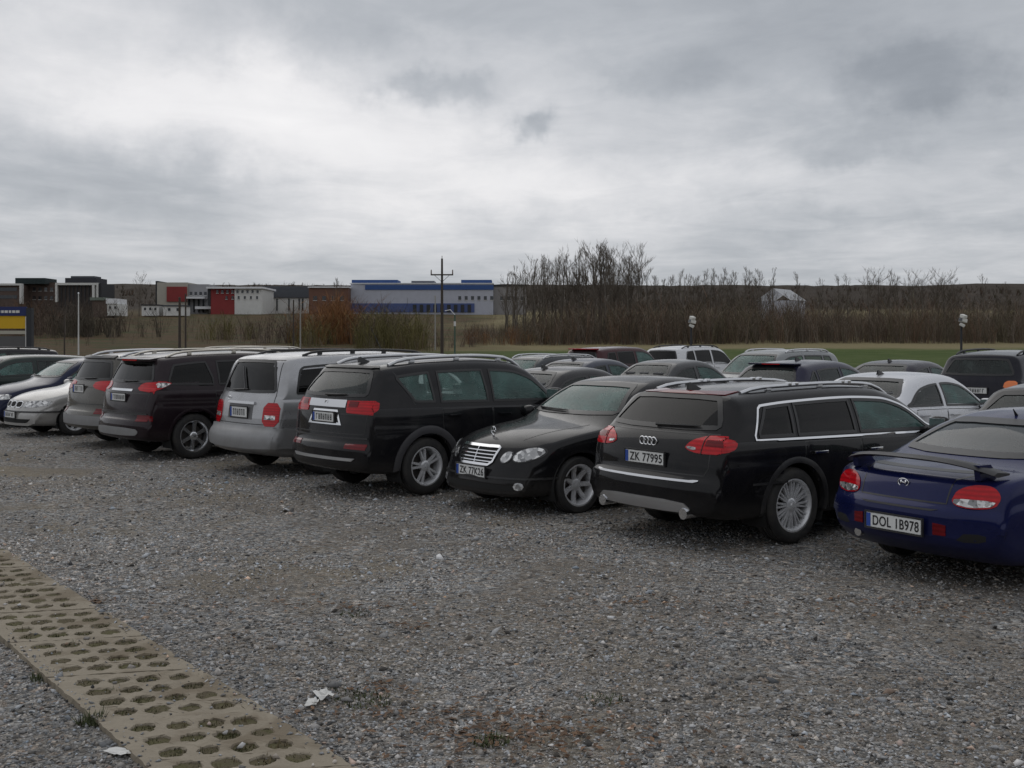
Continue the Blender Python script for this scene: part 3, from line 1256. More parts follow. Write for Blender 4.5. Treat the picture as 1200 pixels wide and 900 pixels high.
def grid_mesh(name, xs, ys, zf, m):
    V = [(x, y, zf(x, y)) for y in ys for x in xs]
    n = len(xs)
    F = [(j * n + i, j * n + i + 1, (j + 1) * n + i + 1, (j + 1) * n + i) for j in range(len(ys) - 1) for i in range(n - 1)]
    return mesh_from(name, V, F, m, True)


def _field(N, b):
    tc = N.node('ShaderNodeTexCoord')
    o = tc.outputs['Object']
    sp = N.node('ShaderNodeSeparateXYZ')
    N.l.new(o, sp.inputs[0])
    X, Y, Z = sp.outputs
    big = N.noise(o, .03, 5, .6, .6)
    mid = N.noise(o, .22, 5, .65, .4)
    fin = N.noise(o, 2.4, 5, .7)
    grass = N.mix(N.smooth(mid, .35, .65), (.055, .085, .022), (.085, .112, .036))
    straw = N.mix(fin, (.17, .145, .078), (.25, .215, .12))
    brown = N.mix(mid, (.070, .045, .027), (.125, .085, .048))
    # straw strip under the thicket, brown ploughed slope west of it, lawn in front
    yy = N.math('ADD', Y, N.math('MULTIPLY', N.math('SUBTRACT', big, .5), 30))
    c = N.mix(N.smooth(yy, 122, 134), grass, straw)
    wx = N.math('ADD', X, N.math('MULTIPLY', N.math('SUBTRACT', big, .5), 36))
    west = N.math('SUBTRACT', 1.0, N.smooth(wx, -16, 4))
    wcol = N.mix(N.smooth(mid, .42, .62), brown, (.055, .058, .024))
    c = N.mix(west, c, wcol)
    far = N.smooth(yy, 400, 470)
    wood = N.mix(N.noise(o, .10, 6, .7), (.030, .026, .022), (.075, .060, .048))
    c = N.mix(far, c, wood)
    N.l.new(c, b.inputs['Base Color'])
    bp = N.node('ShaderNodeBump')
    bp.inputs['Strength'].default_value = .8
    bp.inputs['Distance'].default_value = .3
    N.l.new(fin, bp.inputs['Height'])
    N.l.new(bp.outputs[0], b.inputs['Normal'])


ys = list(np.concatenate([np.linspace(-2600, -300, 12), np.linspace(-200, 70, 10), np.linspace(76, 440, 74)[0:], np.linspace(446, 930, 90), np.linspace(960, 2600, 16)]))
xs = list(np.concatenate([np.linspace(-1500, -260, 24), np.linspace(-250, 260, 150), np.linspace(270, 1500, 24)]))
g = link('ground', grid_mesh('ground', xs, ys, lambda x, y: terrain(x, y) - (.02 if y < 75 else 0), mat('field', (.06, .07, .03), .95, spec=.1, fn=_field)))
tag(g, kind='structure')


# gravel car park
def lot_z(x, y):
    x, y = np.asarray(x, float), np.asarray(y, float)
    return vnoise(x / 1.7, y / 1.7, 11) * .030 + vnoise(x / .55, y / .55, 12) * .014


def _gravel(N, b):
    tc = N.node('ShaderNodeTexCoord')
    o = tc.outputs['Object']
    warp = N.node('ShaderNodeVectorMath', operation='ADD')
    nz = N.node('ShaderNodeTexNoise')
    N.l.new(o, nz.inputs['Vector'])
    nz.inputs['Scale'].default_value = 20
    sc = N.node('ShaderNodeVectorMath', operation='SCALE')
    N.l.new(nz.outputs[1], sc.inputs[0])
    sc.inputs[3].default_value = .03
    N.l.new(o, warp.inputs[0])
    N.l.new(sc.outputs[0], warp.inputs[1])
    w = warp.outputs[0]
    v1 = N.vor(w, 26)
    v2 = N.vor(w, 58)
    e1 = N.vor(w, 26, 'DISTANCE_TO_EDGE')
    s1 = N.node('ShaderNodeSeparateColor')
    N.l.new(v1.outputs['Color'], s1.inputs[0])
    s2 = N.node('ShaderNodeSeparateColor')
    N.l.new(v2.outputs['Color'], s2.inputs[0])
    sizes = N.noise(o, 3.0, 3, .6)
    pick = N.smooth(sizes, .44, .56)
    shade = N.math('ADD', N.math('MULTIPLY', s1.outputs[0], N.math('SUBTRACT', 1.0, pick)), N.math('MULTIPLY', s2.outputs[0], pick))
    stone = N.ramp(shade, [(0, (.095, .092, .089)), (.35, (.24, .232, .222)), (.65, (.38, .368, .352)), (.9, (.53, .514, .49)), (1, (.74, .72, .69))])
    tint = N.ramp(s1.outputs[1], [(0, (.92, .99, 1.06)), (.5, (1, 1, 1)), (.8, (1.05, 1.0, .93)), (1, (1.15, .98, .86))])
    stone = N.mix(1.0, stone, tint, 'MULTIPLY')
    big = N.noise(o, .22, 4, .6, .5)
    mid = N.noise(o, .9, 5, .65, .6)
    fine = N.noise(o, 7, 6, .7)
    sp = N.node('ShaderNodeSeparateXYZ')
    N.l.new(o, sp.inputs[0])
    # fines and mud between the stones: more of it towards the east side of the lot, blue-grey chippings to the west
    mud = N.mix(fine, (.14, .116, .09), (.29, .25, .20))
    east = N.smooth(sp.outputs[0], -3.5, 4.5)
    mk = N.smooth(N.math('ADD', N.math('ADD', mid, N.math('MULTIPLY', N.math('SUBTRACT', big, .5), .8)), N.math('MULTIPLY', east, .10)), .46, .62)
    mk = N.math('MULTIPLY', mk, N.smooth(N.noise(o, 22, 5, .75), .36, .62), clamp=True)
    mk = N.math('MULTIPLY', mk, .8)
    c = N.mix(mk, stone, mud)
    tan = N.math('MULTIPLY', N.smooth(big, .50, .64), N.smooth(mid, .40, .56))
    c = N.mix(N.math('MULTIPLY', tan, N.math('MULTIPLY', fine, 1.1)), c, N.mix(fine, (.24, .195, .125), (.38, .325, .235)))
    red = N.smooth(N.noise(o, 1.7, 5, .7, 1.0), .66, .74)
    c = N.mix(N.math('MULTIPLY', red, .55), c, (.120, .070, .045))
    tr = N.math('ADD', N.math('MULTIPLY', sp.outputs[0], .70), N.math('MULTIPLY', sp.outputs[1], .71))
    tr = N.math('ADD', tr, N.math('MULTIPLY', N.noise(o, .35, 3, .5), 1.6))
    band = N.smooth(N.math('SINE', N.math('MULTIPLY', tr, 2.6)), .35, .95)
    c = N.mix(N.math('MULTIPLY', band, N.math('MULTIPLY', mid, .55)), c, N.mix(fine, (.17, .148, .122), (.29, .262, .225)))
    wet = N.math('MULTIPLY', N.smooth(N.noise(o, .35, 4, .55, .4), .52, .70), N.math('ADD', .30, N.math('MULTIPLY', east, .65)))
    c = N.mix(wet, c, N.mix(1.0, c, (.60, .58, .57), 'MULTIPLY'))
    N.l.new(c, b.inputs['Base Color'])
    N.l.new(N.math('SUBTRACT', .95, N.math('MULTIPLY', wet, .25)), b.inputs['Roughness'])
    hgt = N.math('ADD', N.math('MULTIPLY', N.smooth(e1.outputs[0], 0, .30), .8), N.math('MULTIPLY', N.math('SUBTRACT', 1, v2.outputs['Distance']), .5))
    hgt = N.math('MULTIPLY', hgt, N.math('SUBTRACT', 1.0, N.math('MULTIPLY', mk, .7)))
    bp = N.node('ShaderNodeBump')
    bp.inputs['Strength'].default_value = 1.0
    bp.inputs['Distance'].default_value = .035
    N.l.new(hgt, bp.inputs['Height'])
    N.l.new(bp.outputs[0], b.inputs['Normal'])


GRAVEL = mat('gravel', (.2, .195, .19), .95, spec=.25, fn=_gravel)
xs = list(np.concatenate([np.linspace(-70, -14, 10), np.linspace(-13.6, 13.6, 200), np.linspace(14, 70, 10)]))
ys = list(np.concatenate([np.linspace(-14, 2.5, 6), np.linspace(2.8, 26, 170), np.linspace(27, 74, 20)]))
g = link('gravel_lot', grid_mesh('gravel_lot', xs, ys, lambda x, y: float(lot_z(x, y)) * (1 if abs(x) < 13.7 and 2.7 < y < 26.1 else 0), GRAVEL))
tag(g, kind='structure')


# ------------------------------------------------------------------ cars of the front row
def end_poly(c, z0, z1, m=.10, rear=True, extra=.03, rnd=1):
    bz = c.belt(.15 * c.L if rear else .72 * c.L)
    w = (.93 if rear else .96) * c.W / 2

    def hw(z):
        return w - .012 - c.tumb * max(0, z - bz)
    n = 6
    half = [(hw(z0 + (z1 - z0) * k / n) - m - extra * k / n, z0 + (z1 - z0) * k / n) for k in range(n + 1)]
    p = sym(half)
    if rnd:
        b0, b1 = half[0], half[-1]
        q = [(-b0[0] + .05, z0), (b0[0] - .05, z0), (b0[0], z0 + .045), (b1[0] + .004, z1 - .045), (b1[0] - .06, z1), (-b1[0] + .06, z1), (-b1[0] - .004, z1 - .045), (-b0[0], z0 + .045)]
        p = chaikin(q, 1)
    return p


def trunk_gap(c, poly, name='tailgate_gap'):
    c.strip('B', poly, SEAL, name, inner=.006, outer=.006, off=.0015, thick=.002)


def rings_badge(c, proj, y, z, n=4, r=.034, step=.052, m=CHROME):
    P, nm = c.hit(proj, y, z)
    bm = bmesh.new()
    for k in range(n):
        yy = y + (k - (n - 1) / 2) * step
        Q, n2 = c.hit(proj, yy, z)
        add_tube(bm, [(Q.x + n2.x * .012, yy + r * math.cos(a), z + r * math.sin(a)) for a in np.linspace(0, 2 * math.pi, 21)], .0075, 6, False)
    c.part('badge', bm_mesh('badge', bm, m, True))


def oval_badge(c, proj, y, z, w=.06, h=.036, letter=True, m=CHROME):
    P, nm = c.hit(proj, y, z)
    sg = -1 if proj == 'B' else 1
    bm = bmesh.new()
    add_tube(bm, [(P.x + sg * .008, y + w * math.cos(a), z + h * math.sin(a)) for a in np.linspace(0, 2 * math.pi, 25)], .006, 6, False)
    if letter:                                      # slanted letter with a curved bar
        for d in (-1, 1):
            add_tube(bm, [(P.x + sg * .008, y + d * w * .42 + w * .10, z - h * .62), (P.x + sg * .008, y + d * w * .42 - w * .10, z + h * .62)], .0075, 6)
        add_tube(bm, [(P.x + sg * .008, y - w * .4, z - h * .1), (P.x + sg * .008, y, z), (P.x + sg * .008, y + w * .4, z + h * .1)], .006, 6)
    c.part('badge', bm_mesh('badge', bm, m, True))


# --- black estate with silver rails (rear to the lot)
BLACK = paint('black_paint', (.0075, .0075, .009))
c = Car('parked_car', 'black estate car with silver roof rails and rear plate ZK 77995', None, 'wagon', 4.93, 1.86, 1.455, .355, .245, .235, 1.13, 2.83,
        body=BLACK, sill=.24, endz=(.34, .28), kr=.15, spokes=(12, .10, (.030, .018)), tumb=.36, arch=.05)
zb = (1.005, .975)
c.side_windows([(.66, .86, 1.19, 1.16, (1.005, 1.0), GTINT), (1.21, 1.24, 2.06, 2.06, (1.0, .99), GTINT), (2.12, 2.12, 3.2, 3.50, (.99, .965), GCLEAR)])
dlo = c.clip_side(densify([(.64, .995), (3.55, .955), (3.1, 1.42), (.86, 1.42)], .02), .03)
for pr in 'RL':
    c.strip(pr, dlo, CHROME, 'chrome_trim', inner=-.006, outer=.026, off=.009)
c.end_window('B', end_poly(c, 1.07, 1.37, .10), GTINT, 'rear_window')
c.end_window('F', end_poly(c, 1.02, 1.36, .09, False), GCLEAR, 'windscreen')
c.doors([(1.25, 2.08, .02), (2.10, 3.30, 0)], handle=CHROME, hz=.12)
c.arches(PLAST, .05)
c.lamp('taillight', chaikin([(.46, .925), (.50, .895), (.62, .870), (.86, .870), (.86, 1.025), (.66, 1.03), (.52, .985)], 1),
       chaikin([(.10, .872), (.33, .90), (.40, .955), (.37, 1.0), (.10, 1.028)], 1), REDL,
       parts=[('reversing_lamp', 'rear', chaikin([(.475, .93), (.50, .905), (.585, .898), (.585, .925)], 1), CLEAR, .011),
              ('lamp_gap', 'rear', [(.645, .868), (.652, .868), (.652, 1.03), (.645, 1.03)], SEAL, .012),
              ('brake_lamp', 'rear', [(.67, .94), (.84, .935), (.84, .985), (.67, .99)], DRED, .011)])
trunk_gap(c, sym([(.70, .68), (.74, .75), (.74, 1.04)]))
c.patch('B', sym([(.66, .615), (.68, .635)]), ALU, 'bumper_strip', off=.010, thick=.008)
c.patch('B', chaikin(sym([(.50, .345), (.62, .36), (.58, .445)]), 1), ALU, 'skid_plate', off=.014, du=.06)
for y in (-.55, .55):
    c.part('exhaust_pipe', tube_mesh('exhaust_pipe', [(.02, y, .335), (.25, y, .335)], [.05, .045], CHROME, 14))
rings_badge(c, 'B', 0, .945, 4, .036, .052)
c.plate('B', 0, .795, 'ZK 77995')
c.wiper('B', .0, -.52, 1.085, 1.095)
c.patch('B', sym([(.54, 1.375), (.50, 1.40)]), DRED, 'brake_light', off=.012)
c.rails(.75, 2.95, lambda t: .56 + .03 * math.sin(math.pi * t), ALU, .03, .020, 3)
for x in (1.45, 2.25):
    for sg in (-1, 1):
        P, n = c.hit('T', x, sg * .58)
        for d in (-.05, .05):
            c.part('rail_clamp', box_mesh('rail_clamp', (x + d, sg * .585, P.z + .045), (.05, .045, .03), CHROME, .008))
c.fin(.72)
c.mirrors(3.22, 1.03)
c.patch('R', [(.55, .58), (1.0, .58), (1.0, .60), (.55, .60)], PLAST, 'bumper_edge', off=.003)
c.finish().place(930, 637, 54, 'RR')

# --- black saloon with a stand-up hood star and oval lamps (nose to the lot)
c = Car('parked_car', 'black saloon car with oval headlights, chrome grille and hood star, nose out', None, 'sedan', 4.82, 1.82, 1.45, .318, .225, .225, 1.12, 2.855,
        body=BLACK, kf=.34, spokes=(7, 0, (.058, .062)), tumb=.38, sill=.19, endz=(.28, .22), dish=.03,
        top=[(0, .60), (.02, .66), (.05, .69), (.075, .85), (.12, .95), (.22, .985), (.7, 1.02), (.9, 1.06), (1.52, 1.385), (1.9, 1.438), (2.3, 1.45), (2.72, 1.405), (2.95, 1.325), (3.52, 1.015),
             (3.66, .975), (4.2, .895), (4.55, .805), (4.66, .745), (4.715, .66), (4.765, .53), (4.80, .46), (4.82, .36)])
c.side_windows([(1.02, 1.45, 2.0, 2.02, (.975, .96), GMID), (2.10, 2.10, 3.0, 3.28, (.96, .945), GCLEAR)])
c.end_window('B', end_poly(c, 1.08, 1.36, .12), GMID, 'rear_window')
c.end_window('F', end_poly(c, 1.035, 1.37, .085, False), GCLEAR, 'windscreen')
c.doors([(1.25, 2.05, .05), (2.07, 3.2, 0)], handle=BLACK)
c.arches(BLACK, .02, .004)
head = [(.545 + .125 * math.cos(a) + .045 * math.sin(a), .655 + .075 * math.sin(a)) for a in np.linspace(0, 2 * math.pi, 25)[:-1]]
head = [(y + .10, z) for y, z in head]
small = [(.455 + .060 * math.cos(a) + .018 * math.sin(a), .630 + .058 * math.sin(a)) for a in np.linspace(0, 2 * math.pi, 21)[:-1]]
big = [(.655 + .115 * math.cos(a) + .04 * math.sin(a), .66 + .072 * math.sin(a)) for a in np.linspace(0, 2 * math.pi, 25)[:-1]]
for nm, pl in (('headlight', big), ('inner_headlight', small)):
    c.lamp(nm, pl, None, CLEAR, 'F', .010)
    for sg in (-1, 1):
        c.strip('F', [(sg * y, z) for y, z in pl], SEAL, 'lamp_gap', inner=-.002, outer=.012, off=.006)
grille = sym([(.24, .535), (.295, .575), (.335, .715), (.30, .728)])
c.patch('F', grille, WELL, 'grille', off=.004)
c.strip('F', grille, CHROME, 'grille_frame', inner=.014, outer=.012, off=.016)
for k in range(4):
    z = .570 + .036 * k
    w = .268 + .014 * k
    c.patch('F', [(-w, z - .005), (w, z - .005), (w, z + .005), (-w, z + .005)], CHROME, 'grille_slat', off=.013, thick=.004)
c.patch('F', [(-.006, .545), (.006, .545), (.006, .73), (-.006, .73)], CHROME, 'grille_slat', off=.014, thick=.004)
P, n = c.hit('T', 4.50, 0)                                 # hood star
bm = bmesh.new()
add_tube(bm, [(P.x, .042 * math.cos(a), P.z + .062 + .042 * math.sin(a)) for a in np.linspace(0, 2 * math.pi, 25)], .0045, 6, False)
for k in range(3):
    a = R(90 + 120 * k)
    add_tube(bm, [(P.x, 0, P.z + .062), (P.x, .040 * math.cos(a), P.z + .062 + .040 * math.sin(a))], [.007, .003], 6)
add_tube(bm, [(P.x, 0, P.z - .005), (P.x, 0, P.z + .022)], [.014, .007], 8)
c.part('hood_star', bm_mesh('hood_star', bm, CHROME, True))
c.plate('F', 0, .462, 'ZK 77K26', off=.016)
c.patch('F', sym([(.60, .285), (.66, .335), (.30, .345), (.28, .345)]), WELL, 'air_intake', off=.003)
c.lamp('fog_lamp', [(.66 + .052 * math.cos(a), .335 + .042 * math.sin(a)) for a in np.linspace(0, 2 * math.pi, 17)[:-1]], None, CLEAR, 'F', .010)
c.patch('F', sym([(.80, .405), (.80, .425)]), PLAST, 'bumper_strip', off=.012, thick=.004)
for sg in 'RL':
    c.patch(sg, [(4.12, .405), (4.58, .405), (4.58, .427), (4.12, .427)], PLAST, 'bumper_strip', off=.010, thick=.004)
for sg in (-1, 1):
    c.strip('T', [(3.62, sg * .62), (4.45, sg * .48), (4.45, sg * .474), (3.62, sg * .614)], SEAL, 'hood_gap', inner=.002, outer=.003, off=.0015, thick=.002)
c.lamp('taillight', chaikin([(.52, .80), (.84, .80), (.84, .95), (.60, .95)], 1), None, REDL)
c.plate('B', 0, .72, 'ZK 77K26')
c.mirrors(3.2, 1.0)
c.wiper('F', -.55, .05, 1.06, 1.05)
c.finish().place(679, 603, 180 + 52, 'FL')

# --- black crossover with pale rear strip
c = Car('parked_car', 'black crossover with silver strip between red tail lamps and grey arch cladding', None, 'suv', 4.63, 1.81, 1.66, .352, .235, .225, .99, 2.67,
        body=paint('black_paint_dusty', (.010, .010, .012), amount=.07), sill=.26, endz=(.36, .30), kr=.16, spokes=(5, .17, (.045, .032)), tumb=.30, arch=.055,
        top=[(0, .58), (.012, .64), (.045, .67), (.06, .78), (.08, .95), (.13, 1.17), (.39, 1.525), (.42, 1.562), (.58, 1.595), (1.2, 1.645), (1.9, 1.66), (2.45, 1.635), (2.75, 1.56), (3.45, 1.12),
             (3.58, 1.085), (4.1, 1.02), (4.4, .94), (4.52, .83), (4.58, .66), (4.615, .52), (4.63, .42)])
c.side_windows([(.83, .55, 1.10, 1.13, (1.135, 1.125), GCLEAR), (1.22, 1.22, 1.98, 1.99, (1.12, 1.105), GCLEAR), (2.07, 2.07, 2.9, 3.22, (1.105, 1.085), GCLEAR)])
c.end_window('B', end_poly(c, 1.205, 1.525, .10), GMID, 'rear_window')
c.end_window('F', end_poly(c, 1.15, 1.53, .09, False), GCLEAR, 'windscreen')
c.doors([(1.22, 2.02, .0), (2.04, 3.12, 0)])
c.arches(mat('grey_cladding', (.045, .045, .05), .55, fn=dusty(.2, (.11, .10, .09), 4, .5, .7)), .085, .014)
c.lamp('taillight', [(.42, 1.015), (.83, 1.0), (.83, 1.165), (.40, 1.16)], chaikin([(.10, 1.0), (.30, 1.05), (.33, 1.16), (.10, 1.168)], 1), REDL,
       parts=[('indicator_lamp', 'rear', [(.45, 1.09), (.60, 1.09), (.60, 1.15), (.45, 1.15)], DRED, .011)])
c.lamp('rear_fog_lamp', [(.48, .60), (.80, .59), (.80, .66), (.48, .655)], None, DRED)
c.patch('B', [(-.40, 1.075), (.40, 1.075), (.40, 1.165), (-.40, 1.165)], ALU, 'tailgate_strip', off=.012)
recess = sym([(.36, .865), (.26, 1.045)])
c.patch('B', recess, PLAST, 'plate_recess', off=.003)
c.strip('B', recess, CHROME, 'plate_surround', inner=.03, outer=.0, off=.010)
c.plate('B', 0, .955, 'crossover', .46, .112, blur=True, off=.022)
trunk_gap(c, sym([(.74, .77), (.76, 1.0)]))
c.patch('B', sym([(.80, .715), (.80, .735)]), PLAST, 'bumper_strip', off=.012)
c.patch('B', sym([(.62, .455), (.66, .49)]), ALU, 'skid_plate', off=.012)
c.patch('B', sym([(.60, 1.535), (.56, 1.56)]), SEAL, 'spoiler_edge', off=.02)
oval_badge(c, 'B', 0, 1.12, .03, .035, False)
c.wiper('B', .05, -.36, 1.215, 1.225)
SILV = mat('silver_rail', (.60, .61, .63), .35, .6)
c.rails(.62, 2.75, .56, SILV, .045, .024, 3)
c.fin(.66)
c.mirrors(3.02, 1.17, PLAST, 1.15)
for pr in 'RL':
    c.strip(pr, [(.83, 1.105), (.60, 1.50), (.59, 1.50), (.82, 1.105)], SEAL, 'pillar_gap', inner=.004, outer=.004, off=.002, thick=.002)
c.finish().place(500, 580, 48, 'RR')

# --- silver people carrier
c = Car('parked_car', 'silver people carrier with tall red tail lamps and dark tinted side glass', None, 'van', 4.93, 1.89, 1.72, .335, .205, .215, .96, 2.91,
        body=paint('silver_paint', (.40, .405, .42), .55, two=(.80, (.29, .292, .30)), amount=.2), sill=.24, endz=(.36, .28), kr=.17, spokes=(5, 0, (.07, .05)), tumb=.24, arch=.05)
c.side_windows([(.50, .62, 1.75, 1.78, (1.14, 1.13), GTINT), (1.88, 1.88, 2.62, 2.64, (1.13, 1.12), GTINT), (2.72, 2.72, 3.5, 3.85, (1.12, 1.08), GCLEAR)], .05, round_=2)
c.end_window('B', end_poly(c, 1.15, 1.60, .14, extra=.05), GTINT, 'rear_window')
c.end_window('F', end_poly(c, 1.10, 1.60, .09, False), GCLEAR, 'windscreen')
c.doors([(1.75, 2.68, .0), (2.70, 3.75, 0)])
c.arches(c.body_mat, .03, .006)
c.lamp('taillight', chaikin([(.56, .70), (.86, .70), (.86, 1.02), (.56, 1.02)], 1), None, REDL,
       parts=[('reversing_lamp', 'rear', [(.60, .79), (.80, .79), (.80, .85), (.60, .85)], CLEAR, .011)])
rec = sym([(.33, .78), (.33, .98)])
c.patch('B', rec, mat('grey_plastic', (.13, .13, .135), .5), 'plate_recess', off=.003)
c.patch('B', [(-.36, .985), (.36, .985), (.36, 1.02), (-.36, 1.02)], SILV, 'tailgate_strip', off=.025)
c.plate('B', 0, .875, 'carrier', .46, .14, blur=True, off=.016)
GREYB = mat('grey_bumper', (.27, .273, .28), .45, .3, fn=dusty(.35, (.15, .14, .12), 3, .4, .6))
c.patch('B', chaikin(sym([(.80, .40), (.86, .46), (.86, .66), (.82, .70)]), 1), GREYB, 'rear_bumper', off=.04, thick=.03, du=.04, face=.3)
for pr in 'RL':
    c.patch(pr, [(.10, .42), (.53, .40), (.55, .66), (.10, .69)], GREYB, 'rear_bumper', off=.04, thick=.03, face=.3, du=.03)
trunk_gap(c, sym([(.70, .72), (.73, 1.05), (.66, 1.60)]))
c.wiper('B', .30, -.10, 1.17, 1.19)
c.wiper('B', -.02, .22, 1.19, 1.50)
c.rails(.75, 3.0, .62, PLAST, .04, .018, 4)
c.mast(2.9, .4, .5, -30)
c.mirrors(3.60, 1.15)
oval_badge(c, 'B', .38, 1.06, .05, .025, False)
c.finish().place(382, 556, 47, 'RR')

# --- black sport utility car
DPURP = paint('black_cherry_paint', (.020, .013, .017), .2)
c = Car('parked_car', 'very dark cherry black sport utility car with six spoke bright wheels', None, 'suv', 4.68, 1.89, 1.70, .365, .245, .235, .94, 2.70,
        body=DPURP, sill=.27, endz=(.36, .30), kr=.20, spokes=(6, 0, (.062, .072)), tumb=.31, arch=.05,
        rimmat=mat('bright_alloy', (.66, .67, .69), .22, .9))
c.side_windows([(.50, .66, 1.20, 1.32, (1.19, 1.17), GTINT), (1.38, 1.38, 2.05, 2.05, (1.17, 1.15), GTINT), (2.12, 2.12, 2.92, 3.24, (1.15, 1.12), GMID)])
c.end_window('B', end_poly(c, 1.21, 1.54, .10), GTINT, 'rear_window')
c.end_window('F', end_poly(c, 1.14, 1.55, .09, False), GCLEAR, 'windscreen')
c.doors([(1.30, 2.06, .0), (2.08, 3.15, 0)], handle=CHROME)
c.arches(DPURP, .04, .010)
c.lamp('taillight', chaikin([(.46, 1.10), (.85, 1.06), (.85, 1.235), (.52, 1.21)], 1), chaikin([(.12, 1.06), (.34, 1.10), (.60, 1.20), (.46, 1.24), (.12, 1.235)], 1), REDL,
       parts=[('clear_lens', 'side', chaikin([(.34, 1.12), (.58, 1.19), (.46, 1.22), (.34, 1.21)], 1), CLEAR, .012)])
c.lamp('rear_fog_lamp', [(.60, .62), (.83, .62), (.83, .72), (.60, .72)], [(.12, .62), (.24, .63), (.24, .71), (.12, .72)], DRED)
c.patch('B', [(-.36, 1.075), (.36, 1.075), (.36, 1.11), (-.36, 1.11)], CHROME, 'tailgate_strip', off=.012)
c.plate('B', 0, .98, 'utility', .50, .112, blur=True, off=.016)
trunk_gap(c, sym([(.74, .76), (.78, 1.05)]))
c.patch('B', sym([(.80, .72), (.80, .745)]), PLAST, 'bumper_strip', off=.012)
c.patch('B', chaikin(sym([(.62, .40), (.70, .44), (.66, .52)]), 1), GREYB, 'skid_plate', off=.012)
sp = []
for y in np.linspace(-.58, .58, 9):
    P, n = c.hit('B', float(y), 1.585)
    sp.append(P)
bm = bmesh.new()
for A, B in zip(sp, sp[1:]):
    q = [bm.verts.new(v) for v in (A + Vector((-.13, 0, -.005)), B + Vector((-.13, 0, -.005)), B + Vector((.16, 0, .035)), A + Vector((.16, 0, .035)),
                                   A + Vector((-.12, 0, -.04)), B + Vector((-.12, 0, -.04)), B + Vector((.10, 0, -.03)), A + Vector((.10, 0, -.03)))]
    for f in ((0, 1, 2, 3), (7, 6, 5, 4), (0, 4, 5, 1), (2, 6, 7, 3), (0, 3, 7, 4), (1, 5, 6, 2)):
        bm.faces.new([q[i] for i in f])
spo = c.part('spoiler', bm_mesh('spoiler', bm, DPURP, True, 40))
c.part('brake_light', box_mesh('brake_light', (sp[4].x - .13, 0, sp[4].z - .022), (.012, .50, .022), REDL), spo)
c.wiper('B', .02, -.40, 1.225, 1.235)
c.rails(.60, 3.0, .60, mat('champagne_rail', (.55, .52, .46), .3, .8), .05, .018, 3)
c.mirrors(3.05, 1.2)
c.finish().place(228, 538, 46, 'RR')

# --- grey-brown crossover
TAUPE = paint('taupe_paint', (.10, .095, .085), .45)
c = Car('parked_car', 'taupe grey crossover with steeply raked rear window and red lamps', None, 'suv', 4.60, 1.84, 1.68, .352, .22, .225, 1.0, 2.70,
        body=TAUPE, sill=.27, endz=(.36, .30), kr=.20, tumb=.32, arch=.05)
c.side_windows([(.62, .80, 1.12, 1.16, (1.14, 1.13), GTINT), (1.24, 1.24, 1.98, 1.98, (1.13, 1.115), GTINT), (2.06, 2.06, 2.86, 3.2, (1.115, 1.09), GMID)])
c.end_window('B', end_poly(c, 1.175, 1.52, .08), GTINT, 'rear_window')
c.end_window('F', end_poly(c, 1.13, 1.53, .09, False), GCLEAR, 'windscreen')
c.doors([(1.24, 2.0, .0), (2.02, 3.1, 0)])
c.arches(PLAST, .05, .010)
c.lamp('taillight', chaikin([(.34, 1.05), (.84, .97), (.84, 1.17), (.38, 1.16)], 1), chaikin([(.12, .98), (.30, 1.02), (.36, 1.12), (.12, 1.17)], 1), REDL)
c.lamp('rear_fog_lamp', [(.56, .60), (.82, .60), (.82, .69), (.56, .69)], None, DRED)
c.plate('B', .12, 1.02, 'taupe', .42, .13, blur=True, off=.014)
trunk_gap(c, sym([(.74, .76), (.76, 1.05)]))
c.patch('B', sym([(.80, .40), (.80, .56)]), GREYB, 'rear_bumper', off=.010)
c.rails(.55, 2.9, .60, SILV, .05, .022, 3)
c.patch('B', sym([(.60, 1.545), (.57, 1.585)]), SEAL, 'spoiler_edge', off=.03)
c.wiper('B', .02, -.36, 1.195, 1.205)
c.mirrors(3.0, 1.16)
c.finish().place(178, 523, 45, 'RR')

# --- silver saloon, nose to the lot
SILVER2 = paint('warm_silver_paint', (.40, .395, .385), .5, amount=.15)
c = Car('parked_car', 'warm silver saloon with three part black grille, nose out', None, 'sedan', 4.63, 1.76, 1.43, .315, .205, .215, 1.02, 2.675,
        body=SILVER2, kf=.36, sill=.19, endz=(.28, .24), tumb=.38,
        top=[(0, .60), (.02, .66), (.05, .69), (.075, .85), (.12, .96), (.22, 1.0), (.65, 1.03), (.82, 1.06), (1.45, 1.37), (1.8, 1.42), (2.2, 1.43), (2.58, 1.385), (2.85, 1.29), (3.38, .995),
             (3.52, .955), (4.05, .87), (4.38, .78), (4.49, .72), (4.55, .62), (4.59, .50), (4.62, .42), (4.63, .34)])
c.side_windows([(.95, 1.35, 1.90, 1.92, (.96, .945), GMID), (2.0, 2.0, 2.85, 3.12, (.945, .93), GCLEAR)])
c.end_window('B', end_poly(c, 1.08, 1.34, .12), GMID, 'rear_window')
c.end_window('F', end_poly(c, 1.015, 1.35, .085, False), GCLEAR, 'windscreen')
c.doors([(1.15, 1.95, .05), (1.97, 3.05, 0)])
c.arches(SILVER2, .02, .004)
c.lamp('headlight', chaikin([(.36, .575), (.62, .575), (.80, .62), (.80, .70), (.55, .70), (.40, .69)], 1), chaikin([(4.12, .64), (4.42, .60), (4.42, .70), (4.15, .70)], 1), CLEAR, 'F', .008)
for (y0, y1) in ((-.10, .10), (.14, .33), (-.33, -.14)):
    g = chaikin([(y0, .575), (y1, .575), (y1, .68), (y0, .68)], 1)
    c.patch('F', g, WELL, 'grille', off=.004)
    c.strip('F', g, CHROME, 'grille_frame', inner=.004, outer=.012, off=.010)
c.plate('F', 0, .43, 'saloon', blur=True, off=.016)
